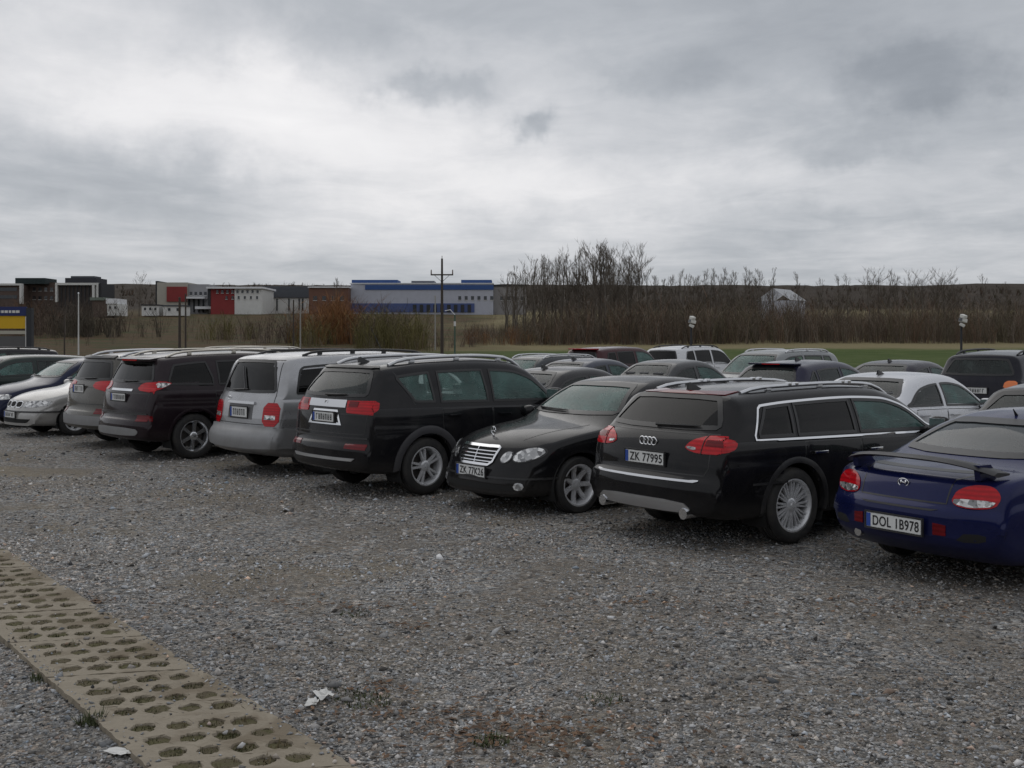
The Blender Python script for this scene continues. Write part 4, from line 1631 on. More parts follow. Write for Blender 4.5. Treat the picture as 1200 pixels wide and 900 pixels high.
c.patch('F', sym([(.80, .475), (.80, .505)]), PLAST, 'bumper_strip', off=.012, thick=.004)
for sg in 'RL':
    c.patch(sg, [(3.98, .475), (4.42, .475), (4.42, .505), (3.98, .505)], PLAST, 'bumper_strip', off=.010, thick=.004)
c.patch('F', sym([(.55, .28), (.62, .355)]), WELL, 'air_intake', off=.004)
c.lamp('taillight', chaikin([(.52, .80), (.82, .80), (.82, .95), (.60, .95)], 1), None, REDL)
c.plate('B', 0, .72, 'saloon', blur=True)
c.mirrors(3.05, .98)
c.wiper('F', -.55, .05, 1.04, 1.03)
c.finish().place(88, 511, 180 + 45, 'FL')

# --- dark blue saloon beside it, nose to the lot
NAVY2 = paint('ink_blue_paint', (.007, .011, .038), 0)
c = Car('parked_car', 'ink blue saloon parked beyond the warm silver saloon, nose out', None, 'sedan', 4.72, 1.77, 1.47, .315, .205, .205, 1.05, 2.70,
        body=NAVY2, kf=.34, sill=.19, tumb=.37)
c.side_windows([(1.0, 1.42, 1.95, 1.97, (.97, .955), GMID), (2.05, 2.05, 2.95, 3.22, (.955, .94), GCLEAR)])
c.end_window('B', end_poly(c, 1.09, 1.38, .12), GMID, 'rear_window')
c.end_window('F', end_poly(c, 1.05, 1.39, .085, False), GCLEAR, 'windscreen')
c.doors([(1.2, 2.0, .05), (2.02, 3.1, 0)])
c.arches(NAVY2, .02, .004)
c.lamp('headlight', chaikin([(.42, .60), (.78, .60), (.78, .72), (.45, .70)], 1), None, CLEAR, 'F', .008)
c.patch('F', sym([(.36, .58), (.38, .69)]), WELL, 'grille', off=.006)
c.plate('F', 0, .46, 'inkblue', blur=True, off=.016)
c.lamp('taillight', chaikin([(.52, .80), (.82, .80), (.82, .95), (.60, .95)], 1), None, REDL)
c.plate('B', 0, .72, 'inkblue', blur=True)
c.mirrors(3.1, 1.0)
c.wiper('F', -.55, .05, 1.075, 1.065)
c.finish().place_xy((-10.2, 24.2), 180 + 45, 'FL')

# --- midnight blue coupe with a rear wing
BLUE = paint('midnight_blue_paint', (.008, .012, .065), .25, amount=.04)
c = Car('parked_car', 'midnight blue coupe with rear wing and rear plate DOL 1B978', None, 'hatch', 4.345, 1.73, 1.30, .305, .205, .205, .98, 2.475,
        body=BLUE, sill=.17, endz=(.35, .22), kr=.24, kf=.40, tumb=.46, crown=.045, spokes=(5, 0, (.07, .06)),
        top=[(0, .56), (.012, .615), (.05, .645), (.07, .70), (.10, .77), (.16, .835), (.26, .865), (.48, .895), (.62, .91), (1.45, 1.225), (1.75, 1.283), (2.05, 1.30), (2.35, 1.265), (2.55, 1.19), (3.10, .90),
             (3.24, .865), (3.7, .79), (4.05, .70), (4.20, .60), (4.28, .50), (4.33, .42), (4.345, .34)],
        belt=[(0, .80), (.5, .86), (1.2, .88), (2.9, .84), (3.3, .79), (3.9, .68), (4.345, .4)],
        plan=[(0, .79), (.2, .815), (.7, .85), (1.5, .865), (2.8, .86), (3.6, .845), (4.1, .78), (4.345, .66)])
c.side_windows([(.98, 1.35, 1.62, 1.66, (.90, .895), GMID), (1.74, 1.74, 2.6, 2.88, (.895, .875), GCLEAR)])
c.end_window('B', end_poly(c, .955, 1.215, .10, extra=.02), glass('smoky_glass', (.45, .50, .52), .16, (.24, .29, .32), 1.55), 'rear_window')  # pale film partly stands in for clouds reflected in this pane
c.end_window('F', end_poly(c, .93, 1.215, .085, False), GCLEAR, 'windscreen')
c.doors([(1.70, 2.85, .0)])
c.arches(BLUE, .02, .004)
lampo = chaikin([(.43, .655), (.58, .63), (.74, .65), (.76, .74), (.69, .805), (.55, .805), (.45, .755)], 2)
c.lamp('taillight', lampo, None, REDL,
       parts=[('clear_lens', 'rear', chaikin([(.45, .660), (.58, .637), (.72, .66), (.73, .70), (.45, .70)], 1), CLEAR, .013)])
c.plate('B', 0, .465, 'DOL 1B978', off=.022)
c.lamp('rear_reflector', [(.33, .42), (.43, .42), (.43, .50), (.33, .51)], None, DRED)
oval_badge(c, 'B', 0, .775, .05, .030)
trunk_gap(c, sym([(.40, .655), (.41, .83), (.52, .875)]), 'trunk_gap')
c.patch('B', sym([(.34, .595), (.36, .61)]), PLAST, 'bumper_gap', off=.004)
for sg in (-1, 1):                                           # lower bumper vents
    c.patch('B', chaikin([(sg * .50, .385), (sg * .70, .395), (sg * .70, .46), (sg * .52, .45)], 1), WELL, 'bumper_vent', off=.003)
bm = bmesh.new()                                             # wing: arched blade on two end posts
n = 22
rows = []
for k in range(n + 1):
    t = -1 + 2 * k / n
    y = .70 * t
    z = .985 - .09 * abs(t) ** 3.2
    x0 = .10 + .16 * abs(t) ** 3
    rows.append([bm.verts.new(v) for v in ((x0 - .03, y, z - .008), (x0 + .02, y, z + .012), (x0 + .17, y, z - .002), (x0 + .16, y, z - .016), (x0 + .02, y, z - .026))])
for A, B in zip(rows, rows[1:]):
    for k in range(5):
        bm.faces.new((A[k], A[(k + 1) % 5], B[(k + 1) % 5], B[k]))
bm.faces.new(rows[0][::-1])
bm.faces.new(rows[-1])
bmesh.ops.recalc_face_normals(bm, faces=bm.faces)
wing = c.part('rear_wing', bm_mesh('rear_wing', bm, PLAST, True, 45))
for sg in (-1, 1):
    P, n_ = c.hit('T', .34, sg * .56)
    bm = bmesh.new()
    q = [bm.verts.new((x, y, z)) for z, xs in ((P.z - .02, (.22, .46)), (.955, (.20, .34))) for x in xs for y in (sg * .55, sg * .60)]
    for f in ((0, 1, 3, 2), (4, 6, 7, 5), (0, 2, 6, 4), (1, 5, 7, 3), (0, 4, 5, 1), (2, 3, 7, 6)):
        bm.faces.new([q[i] for i in f])
    bmesh.ops.recalc_face_normals(bm, faces=bm.faces)
    c.part('wing_post', bm_mesh('wing_post', bm, BLUE), wing)
c.part('exhaust_pipe', tube_mesh('exhaust_pipe', [(.06, .42, .33), (.30, .42, .33)], [.035, .035], CHROME, 12))
c.mast(1.55, 0, .07, -40)
c.mirrors(2.72, .93)
c.lamp('headlight', chaikin([(.40, .55), (.66, .56), (.66, .64), (.45, .64)], 1), None, CLEAR, 'F', .006)
c.seat_drop = .10
c.finish().place(1048, 648, 58, 'RL')


# ------------------------------------------------------------------ cars of the rows behind
def row_car(kind, label, L, W, H, col, P, head, metal=.3, gl=GMID, rail=None, glf=None, lampm=REDL, name='parked_car', extra=None, two=None):
    pm = paint('paint_' + '_'.join('%02d' % int(v * 100) for v in col) + ('_m' if metal > .2 else ''), col, metal, amount=.05)
    suv = kind in ('suv', 'van')
    rad = .35 if suv else .312
    c = Car(name, label, 'cars parked in the rows behind', kind, L, W, H, rad, rad * .66, .21, L * .215, L * .572, body=pm, ds=.05, sill=.25 if suv else .19,
            tumb=.31 if suv else (.25 if kind == 'van' else .37), endz=(.36, .30) if suv else (.29, .24))
    z = lambda x: c.belt(x) + .03
    if kind == 'sedan':
        a, b = .215 * L, .305 * L
    elif kind == 'hatch':
        a, b = .15 * L, .22 * L
    else:
        a, b = .125 * L, .165 * L
    p1, p2 = .425 * L, .445 * L
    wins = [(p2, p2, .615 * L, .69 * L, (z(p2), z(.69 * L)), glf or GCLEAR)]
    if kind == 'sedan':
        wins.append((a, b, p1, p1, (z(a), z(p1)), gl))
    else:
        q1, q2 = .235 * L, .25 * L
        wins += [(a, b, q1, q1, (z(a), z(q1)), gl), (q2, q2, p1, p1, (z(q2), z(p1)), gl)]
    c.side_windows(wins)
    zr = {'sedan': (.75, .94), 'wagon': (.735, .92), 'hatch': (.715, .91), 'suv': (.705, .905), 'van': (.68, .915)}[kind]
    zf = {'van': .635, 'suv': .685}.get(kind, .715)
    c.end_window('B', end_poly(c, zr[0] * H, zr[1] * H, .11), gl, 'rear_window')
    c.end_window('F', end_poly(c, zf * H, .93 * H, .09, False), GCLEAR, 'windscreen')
    c.doors([(.255 * L, .435 * L, .03), (.44 * L, .67 * L, 0)])
    c.arches(pm, .025, .005)
    zt = .56 * H
    c.lamp('taillight', chaikin([(.52 * W / 1.78, zt), (.86 * W / 2, zt), (.86 * W / 2, zt + .15), (.55 * W / 1.78, zt + .15)], 1), None, lampm)
    c.lamp('headlight', chaikin([(.42, .43 * H), (.72, .44 * H), (.72, .50 * H), (.45, .50 * H)], 1), None, CLEAR, 'F', .007)
    c.patch('F', sym([(.33, .40 * H), (.36, .48 * H)]), WELL, 'grille', off=.006)
    c.plate('B', 0, .49 * H if kind == 'sedan' else .53 * H, label[:9], blur=True, off=.02)
    c.plate('F', 0, .33 * H, label[:9], blur=True, off=.02)
    c.mirrors(.645 * L)
    if rail:
        c.rails(.14 * L, .57 * L, .33 * W, rail, .045, .02, 3)
    if extra:
        extra(c)
    c.finish().place_xy(P, head, 'C')
    return c


def at(px, d):
    return ((px - 600) * d / FPX, d)


def shark(c):
    c.fin(.36 * c.L if c.H < 1.5 else .2 * c.L)


def spoil(m):
    def f(c):
        z = .945 * c.H
        P, n = c.hit('B', 0, z)
        bm = bmesh.new()
        add_box(bm, (P.x + .0, 0, z + .015), (.24, .60 * c.W, .035), None, .012)
        s = c.part('spoiler', bm_mesh('spoiler', bm, m, True, 40))
        c.part('brake_light', box_mesh('brake_light', (P.x - .121, 0, z + .012), (.008, .4, .018), REDL), s)
    return f


row_car('sedan', 'charcoal saloon behind the black crossover with silver strip', 4.55, 1.76, 1.40, (.035, .034, .036), at(668, 20.6), 47, extra=shark)
row_car('sedan', 'silver white saloon behind the black estate car', 4.6, 1.78, 1.40, (.62, .63, .66), (6.0, 17.2), 50, .35, extra=shark)
row_car('sedan', 'dark grey saloon behind the black saloon with oval headlights', 4.5, 1.75, 1.44, (.06, .062, .065), at(795, 25.5), 47)
row_car('van', 'grey green people carrier with roof rails and pale windscreen, nose towards the front row', 4.65, 1.80, 1.63, (.20, .21, .215), at(905, 28.5), 226, .5, rail=SILV)
row_car('hatch', 'dark navy hatchback with roof spoiler behind the silver white saloon', 4.4, 1.77, 1.48, (.022, .022, .045), at(955, 22.8), 47, extra=lambda c: (spoil(c.body_mat)(c), shark(c)))
row_car('wagon', 'dark grey estate car with pale roof rails next to the grass', 4.7, 1.78, 1.47, (.05, .055, .06), at(628, 30.5), 226, rail=SILV)
row_car('sedan', 'slate blue saloon parked behind the charcoal saloon', 4.5, 1.76, 1.45, (.06, .065, .085), at(695, 26.4), 47, extra=shark)
row_car('suv', 'dark maroon off-roader with red roof spoiler', 4.5, 1.82, 1.66, (.055, .018, .022), at(730, 36), 47, gl=GTINT,
        extra=spoil(paint('red_paint', (.35, .02, .03))))
row_car('suv', 'white off-roader with dark glass and black roof rails near the grass', 4.6, 1.84, 1.67, (.60, .61, .63), at(818, 38.5), 47, .2, gl=GTINT, glf=GTINT, rail=PLAST)
row_car('sedan', 'dark plum saloon parked near the lawn behind the silver white saloon', 4.6, 1.78, 1.43, (.03, .028, .04), at(1060, 25.3), 47, extra=shark)
row_car('suv', 'black blue off-roader with orange lamps and roof rails', 4.6, 1.85, 1.67, (.009, .009, .016), at(1197, 23.6), 47, lampm=ORANGE, rail=PLAST, glf=GMID)
row_car('hatch', 'black hatchback in front of the midnight blue coupe', 4.2, 1.72, 1.36, (.012, .012, .014), (7.55, 14.7), 47)
row_car('wagon', 'dark green estate car beyond the ink blue saloon', 4.7, 1.77, 1.50, (.025, .035, .033), (-12.6, 28.3), 226)
row_car('suv', 'black off-roader beside the yellow hoarding', 4.6, 1.82, 1.62, (.02, .02, .024), (-16.5, 35.5), 226, rail=PLAST)
row_car('van', 'dark people carrier with pale rails hidden behind the dark cherry sport utility car', 4.85, 1.86, 1.70, (.10, .095, .085), (-5.9, 28.2), 47, .4, rail=mat('pale_rail', (.6, .57, .5), .4, .5))


# ------------------------------------------------------------------ loose stones of the gravel (uncountable: one object)
def tri_object(name, V, F, m, cols=None):
    me = bpy.data.meshes.new(name)
    V = np.asarray(V, np.float32)
    F = np.asarray(F, np.int32)
    me.vertices.add(len(V))
    me.vertices.foreach_set('co', V.ravel())
    me.loops.add(F.size)
    me.loops.foreach_set('vertex_index', F.ravel())
    me.polygons.add(len(F))
    me.polygons.foreach_set('loop_start', np.arange(0, F.size, F.shape[1], dtype=np.int32))
    me.polygons.foreach_set('loop_total', np.full(len(F), F.shape[1], np.int32))
    if cols is not None:
        at_ = me.attributes.new('tone', 'FLOAT_COLOR', 'POINT')
        c4 = np.ones((len(V), 4), np.float32)
        c4[:, :3] = cols
        at_.data.foreach_set('color', c4.ravel())
    me.materials.append(m)
    me.update(calc_edges=True)
    me.validate()
    return link(name, me)


def _attr(mult=1.0):
    def f(N, b):
        a = N.node('ShaderNodeAttribute', attribute_name='tone')
        tc = N.node('ShaderNodeTexCoord')
        n = N.noise(tc.outputs['Object'], 60, 3, .6)
        N.l.new(N.mix(1.0, a.outputs['Color'], N.ramp(n, [(.2, .72), (.8, 1.2)]), 'MULTIPLY'), b.inputs['Base Color'])
    return f


STONE = mat('loose_stone', (.2, .2, .2), .9, spec=.25, fn=_attr())
LEAF = mat('dry_leaf', (.12, .07, .04), .85, fn=_attr())
TWIG = mat('twig_bark', (.06, .05, .04), .95, spec=.1, fn=_attr())

# paving strip frame: rows run along A, the strip along B
PA = np.array([.452, .098]) / np.hypot(.452, .098)
PB = np.array([3.81, -5.06]) / np.hypot(3.81, 5.06)
PO = np.array([-.770, 5.025])        # a point on its east edge
SW = .80                             # width along A


def on_strip(x, y, grow=0.0):
    q = np.stack([x - PO[0], y - PO[1]], -1)
    det = PA[0] * PB[1] - PA[1] * PB[0]
    a = (q[..., 0] * PB[1] - q[..., 1] * PB[0]) / det
    return (a < grow) & (a > -SW - grow)


rng = np.random.default_rng(7)
base = np.array([(1, 0, 0), (-1, 0, 0), (0, 1, 0), (0, -1, 0), (0, 0, 1), (0, 0, -1)], float)
faces = np.array([(0, 2, 4), (2, 1, 4), (1, 3, 4), (3, 0, 4), (2, 0, 5), (1, 2, 5), (3, 1, 5), (0, 3, 5)])
VV, FF, CC = [], [], []
cnt = 0
for (y0, y1, dens, med) in ((3.8, 7.0, 1900, .0085), (7.0, 11.0, 900, .0100), (11.0, 16.0, 280, .0125), (16.0, 25.0, 70, .016)):
    wx = .52 * y1 + .6
    n = int(dens * (y1 - y0) * 2 * wx)
    x = rng.uniform(-wx, wx, n)
    y = rng.uniform(y0, y1, n)
    clump = vnoise(x / 2.3, y / 1.6, 20) * 1.1 + vnoise(x / .8, y / .8, 21) * .9 + vnoise(x / .25, y / .25, 22) * .5 - np.clip(x, -3, 5) * .035
    keep = (np.abs(x) < .50 * y + .6) & (clump > -.22 + rng.uniform(-.3, .3, n)) & (~on_strip(x, y, .0) | (~on_strip(x, y, -.07) & (rng.random(n) < .35)) | (rng.random(n) < .04))
    x, y = x[keep], y[keep]
    n = len(x)
    r = med * np.exp(rng.normal(0, .42, n))
    r = np.clip(r, .004, .05)
    ax = np.stack([rng.uniform(.7, 1.35, n), rng.uniform(.6, 1.1, n), rng.uniform(.35, .75, n)], -1) * r[:, None]
    P = base[None] * ax[:, None, :] * rng.uniform(.75, 1.2, (n, 6, 1)) + rng.normal(0, .16, (n, 6, 3)) * r[:, None, None]
    t = rng.uniform(0, 2 * np.pi, n)
    c_, s_ = np.cos(t)[:, None], np.sin(t)[:, None]
    tl = rng.normal(0, .3, n)[:, None]
    X = P[..., 0] * c_ - P[..., 1] * s_ + x[:, None]
    Y = P[..., 0] * s_ + P[..., 1] * c_ + y[:, None]
    Z = P[..., 2] + P[..., 0] * tl + (np.where(on_strip(x, y), .036, lot_z(x, y)) + r * .12)[:, None]
    VV.append(np.stack([X, Y, Z], -1).reshape(-1, 3))
    FF.append((faces[None] + (np.arange(n) * 6)[:, None, None] + cnt).reshape(-1, 3))
    cnt += n * 6
    v = np.clip(rng.normal(.31, .135, n), .06, .70)
    v = np.where(rng.random(n) < .012, rng.uniform(.45, .75, n), v) * (1 - .22 * np.clip((x + 1) / 4, 0, 1)) * (1 + .5 * vnoise(x / 1.9, y / 1.3, 24))
    hue = rng.normal(.022, .05, n) + .08 * vnoise(x / 2.0, y / 1.4, 25)
    rust = (rng.random(n) < .03)
    col = np.stack([v * (1 + hue + rust * .22), v * (1 - rust * .05), v * (1 - hue * 1.1 - rust * .2)], -1)
    CC.append(np.repeat(col, 6, 0))
o = tri_object('loose_gravel', np.concatenate(VV), np.concatenate(FF), STONE, np.concatenate(CC))
tag(o, 'grey loose gravel stones scattered over the car park', 'gravel', kind='stuff')


# ------------------------------------------------------------------ paving strip of perforated concrete slabs
def _conc(N, b):
    tc = N.node('ShaderNodeTexCoord')
    o = tc.outputs['Object']
    n1 = N.noise(o, 5, 6, .65, .3)
    n2 = N.noise(o, 60, 4, .7)
    n3 = N.noise(o, 2.2, 4, .6, .8)
    c = N.mix(n1, (.235, .202, .155), (.385, .338, .265))
    c = N.mix(N.math('MULTIPLY', n2, .45), c, (.14, .125, .10))
    c = N.mix(N.math('MULTIPLY', N.smooth(n3, .44, .64), .7), c, (.145, .115, .078))
    N.l.new(c, b.inputs['Base Color'])
    bp = N.node('ShaderNodeBump')
    bp.inputs['Strength'].default_value = .6
    bp.inputs['Distance'].default_value = .006
    N.l.new(N.math('ADD', n1, n2), bp.inputs['Height'])
    N.l.new(bp.outputs[0], b.inputs['Normal'])


def _soil(N, b):
    tc = N.node('ShaderNodeTexCoord')
    o = tc.outputs['Object']
    n1 = N.noise(o, 6, 5, .7)
    n2 = N.noise(o, 34, 4, .7)
    c = N.mix(N.smooth(n1, .42, .62), (.095, .080, .052), (.085, .085, .034))
    c = N.mix(N.math('MULTIPLY', n2, .6), c, (.175, .15, .105))
    N.l.new(c, b.inputs['Base Color'])
    bp = N.node('ShaderNodeBump')
    bp.inputs['Distance'].default_value = .02
    N.l.new(n2, bp.inputs['Height'])
    N.l.new(bp.outputs[0], b.inputs['Normal'])


CONC = mat('weathered_concrete', (.2, .18, .14), .9, spec=.2, fn=_conc)
SOIL = mat('mossy_soil', (.06, .055, .03), .95, spec=.1, fn=_soil)
PITCH = .895
A3, B3 = Vector((PA[0], PA[1], 0)), Vector((PB[0], PB[1], 0))


def slab_mesh(seed):
    """parallelogram slab, 4 x 4 round cells; origin at its north-east corner"""
    rnd = random.Random(seed)
    bm = bmesh.new()
    ln = PITCH - .014
    mx, my = .085, .045
    ca, cb = (SW - 2 * mx) / 4, (ln - 2 * my) / 4
    th = .07

    def pt(a, b_, z):
        return A3 * (-a) + B3 * b_ + Vector((0, 0, z))
    cache = {}

    def vert(a, b_, z):
        k = (round(a, 4), round(b_, 4), round(z, 4))
        if k not in cache:
            cache[k] = bm.verts.new(pt(a, b_, z))
        return cache[k]
    NS = 20
    for i in range(4):
        for j in range(4):
            a0, b0 = mx + i * ca, my + j * cb
            c = A3 * (-(a0 + ca / 2)) + B3 * (b0 + cb / 2)
            r = .061 * rnd.uniform(.86, 1.10)
            wob = [rnd.uniform(.86, 1.10) for _ in range(NS)]
            out = []
            for k in range(NS):
                side, t = divmod(k, NS // 4)
                t = t / (NS // 4)
                q = [(a0 + ca * t, b0), (a0 + ca, b0 + cb * t), (a0 + ca * (1 - t), b0 + cb), (a0, b0 + cb * (1 - t))][side]
                out.append(vert(q[0], q[1], 0))
            inn, low, bev = [], [], []
            for k in range(NS):
                d = (out[k].co - c)
                d = d.normalized()
                inn.append(bm.verts.new(c + d * (r * wob[k] * 1.07)))
                bev.append(bm.verts.new(c + d * (r * wob[k]) + Vector((0, 0, -.008))))
                low.append(bm.verts.new(c + d * (r * wob[k] * .95) + Vector((0, 0, -th))))
            for k in range(NS):
                k2 = (k + 1) % NS
                bm.faces.new((out[k], out[k2], inn[k2], inn[k]))
                bm.faces.new((inn[k], inn[k2], bev[k2], bev[k]))
                bm.faces.new((bev[k], bev[k2], low[k2], low[k]))
    # margins and outer sides
    na = [0, mx] + [mx + ca * k / 5 for k in range(1, 21)] + [SW]
    nb = [0, my] + [my + cb * k / 5 for k in range(1, 21)] + [ln]
    for (p, q) in zip(na[1:-1], na[2:-1]):
        bm.faces.new((vert(p, 0, 0), vert(q, 0, 0), vert(q, my, 0), vert(p, my, 0)))
        bm.faces.new((vert(p, ln - my, 0), vert(q, ln - my, 0), vert(q, ln, 0), vert(p, ln, 0)))
    for (p, q) in zip(nb[1:-1], nb[2:-1]):
        bm.faces.new((vert(0, p, 0), vert(mx, p, 0), vert(mx, q, 0), vert(0, q, 0)))
        bm.faces.new((vert(SW - mx, p, 0), vert(SW, p, 0), vert(SW, q, 0), vert(SW - mx, q, 0)))
    for (a, b_) in ((0, 0), (SW - mx, 0), (0, ln - my), (SW - mx, ln - my)):
        bm.faces.new((vert(a, b_, 0), vert(a + mx, b_, 0), vert(a + mx, b_ + my, 0), vert(a, b_ + my, 0)))
    bnd = [e for e in bm.edges if len(e.link_faces) == 1 and e.verts[0].co.z > -.001 and e.verts[1].co.z > -.001]
    ex = bmesh.ops.extrude_edge_only(bm, edges=bnd)
    for v in [g for g in ex['geom'] if isinstance(g, bmesh.types.BMVert)]:
        v.co.z -= th
    bmesh.ops.recalc_face_normals(bm, faces=bm.faces)
    if sum(f.normal.z * f.calc_area() for f in bm.faces) < 0:
        bmesh.ops.reverse_faces(bm, faces=bm.faces)
    for v in bm.verts:
        q = .010 if (v.is_boundary or abs(v.co.z) > .01) else .004
        v.co.x += rnd.uniform(-q, q)
        v.co.y += rnd.uniform(-q, q)
        v.co.z += rnd.uniform(-.004, .002)
    return bm_mesh('slab', bm, CONC)


# bed of soil that shows through the cells
strip_n = 12
S0 = -7
q0, q1 = PO + PB * (S0 * PITCH), PO + PB * ((S0 + strip_n) * PITCH)
bed = []
NB, NA = 90, 8
for j in range(NB + 1):
    for i in range(NA + 1):
        p = q0 + (q1 - q0) * j / NB - PA * (SW * (i / NA) * .985 + .006)
        bed.append((p[0], p[1], .024 + rng.uniform(-.006, .008)))
F = [(j * (NA + 1) + i, j * (NA + 1) + i + 1, (j + 1) * (NA + 1) + i + 1, (j + 1) * (NA + 1) + i) for j in range(NB) for i in range(NA)]
bedo = tag(link('paving_strip', mesh_from('paving_strip', bed, F, SOIL, True)), kind='structure')
slabs = [slab_mesh(k) for k in range(4)]
for k in range(strip_n):
    o = link('slab', slabs[k % 4], bedo)
    p = PO + PB * ((S0 + k) * PITCH + .13)
    rr = random.Random(k)
    o.location = (p[0], p[1], .036 + rr.uniform(-.004, .004))
    o.rotation_euler = (R(rr.uniform(-.4, .4)), R(rr.uniform(-.4, .4)), R(rr.uniform(-.8, .8)))

# moss and weeds growing in the cells and along the edge, blades a few cm long
VV, FF, CC = [], [], []


def blades(cx, cy, n, spread, h, z0, tone, w=.004):
    global VV, FF, CC
    for _ in range(n):
        a, rr_ = rng.uniform(0, 6.283), spread * math.sqrt(rng.random())
        x, y = cx + rr_ * math.cos(a), cy + rr_ * math.sin(a)
        t = rng.uniform(0, 6.283)
        l, ww = h * rng.uniform(.4, 1.2), w * rng.uniform(.6, 1.6)
        dx, dy = math.cos(t), math.sin(t)
        k = len(VV)
        ln = rng.uniform(.2, .9)
        VV += [(x - dy * ww, y + dx * ww, z0), (x + dy * ww, y - dx * ww, z0), (x + dx * l * ln, y + dy * l * ln, z0 + l * math.sqrt(max(.05, 1 - ln * ln)))]
        FF.append((k, k + 1, k + 2))
        v = rng.uniform(.6, 1.5)
        CC += [(tone[0] * v, tone[1] * v, tone[2] * v)] * 3


ca, cb = (SW - .17) / 4, (PITCH - .014 - .09) / 4
for k in range(strip_n):
    for i in range(4):
        for j in range(4):
            p = PO + PB * ((S0 + k) * PITCH + .13 + .045 + (j + .5) * cb) - PA * (.085 + (i + .5) * ca)
            m = rng.random()
            if p[1] < 10.5:
                dens = int((90 if m < .55 else 25) * (1.0 if p[1] < 7.5 else .5))
                blades(p[0], p[1], dens, .062, .020 if m < .8 else .035, .018, (.060, .060, .020) if m < .6 else (.095, .075, .035))
for (px, py, n, sp_, hh) in ((52, 797, 90, .07, .06), (108, 850, 140, .06, .08), (395, 815, 150, .13, .03), (430, 822, 160, .14, .03), (575, 870, 120, .09, .04),
                             (415, 720, 60, .12, .03), (705, 820, 80, .12, .03), (135, 815, 40, .05, .05), (90, 760, 60, .06, .05)):
    gx, gy = gpt(px, py)
    blades(gx, gy, n, sp_, hh, .0, (.055, .068, .022))
o = tri_object('weeds', VV, FF, mat('weed_blade', (.06, .07, .02), .8, fn=_attr()), CC)
tag(o, 'short moss and weeds in the slab holes and gravel', 'weeds', kind='stuff')

# dead leaves and bits of bark
VV, FF, CC = [], [], []
for (px, py, n, sx, sy) in ((445, 808, 40, .14, .06), (560, 850, 160, .45, .18), (615, 857, 120, .30, .10), (520, 838, 60, .3, .1), (420, 712, 50, .30, .10), (740, 706, 40, .35, .10), (1070, 712, 60, .5, .15),
                            (115, 705, 25, .06, .05), (480, 735, 20, .1, .06), (300, 705, 40, .5, .12), (650, 880, 90, .6, .15), (930, 720, 60, .7, .2)):
    gx, gy = gpt(px, py)
    for _ in range(n):
        x, y = gx + rng.normal(0, sx), gy + rng.normal(0, sy)
        z = float(lot_z(x, y)) + .012
        t = rng.uniform(0, 6.283)
        l, w_ = rng.uniform(.012, .035), rng.uniform(.006, .014)
        dx, dy = math.cos(t), math.sin(t)
        k = len(VV)
        VV += [(x - dx * l, y - dy * l, z), (x - dy * w_, y + dx * w_, z + rng.uniform(0, .012)), (x + dx * l, y + dy * l, z + rng.uniform(0, .01)), (x + dy * w_, y - dx * w_, z + rng.uniform(-.004, .012))]
        FF.append((k, k + 1, k + 2, k + 3))
        v = rng.uniform(.5, 1.5)
        CC += [(.13 * v, .075 * v, .042 * v)] * 4
o = tri_object('dead_leaves', VV, FF, LEAF, CC)
tag(o, 'brown dead leaves lying on the gravel', 'leaves', kind='stuff')

# scraps of white paper
for k, (px, py, sz, lab) in enumerate(((378, 820, .07, 'crumpled white paper scrap beside the weeds on the gravel'), (366, 828, .05, 'flat small white paper scrap next to the crumpled one'),
                                       (140, 887, .06, 'white plastic scrap west of the perforated slabs'))):
    gx, gy = gpt(px, py)
    rr = random.Random(k)
    bm = bmesh.new()
    bmesh.ops.create_grid(bm, x_segments=6, y_segments=5, size=sz)
    for v in bm.verts:
        v.co.z = rr.uniform(0, .025 if k == 0 else .012)
        v.co.y *= .6
        v.co.x += rr.uniform(-.012, .012)
    o = link('paper_scrap', bm_mesh('paper_scrap', bm, mat('white_paper', (.6, .6, .58), .8)))
    o.location = (gx, gy, float(lot_z(gx, gy)) + .012)
    o.rotation_euler = (0, 0, rr.uniform(0, 3))
    tag(o, lab, 'litter')


# ------------------------------------------------------------------ thicket and bare trees
def up(px, py, d):
    return ((px - 600) * d / FPX, d, EYE + (HOR - py) * d / FPX)


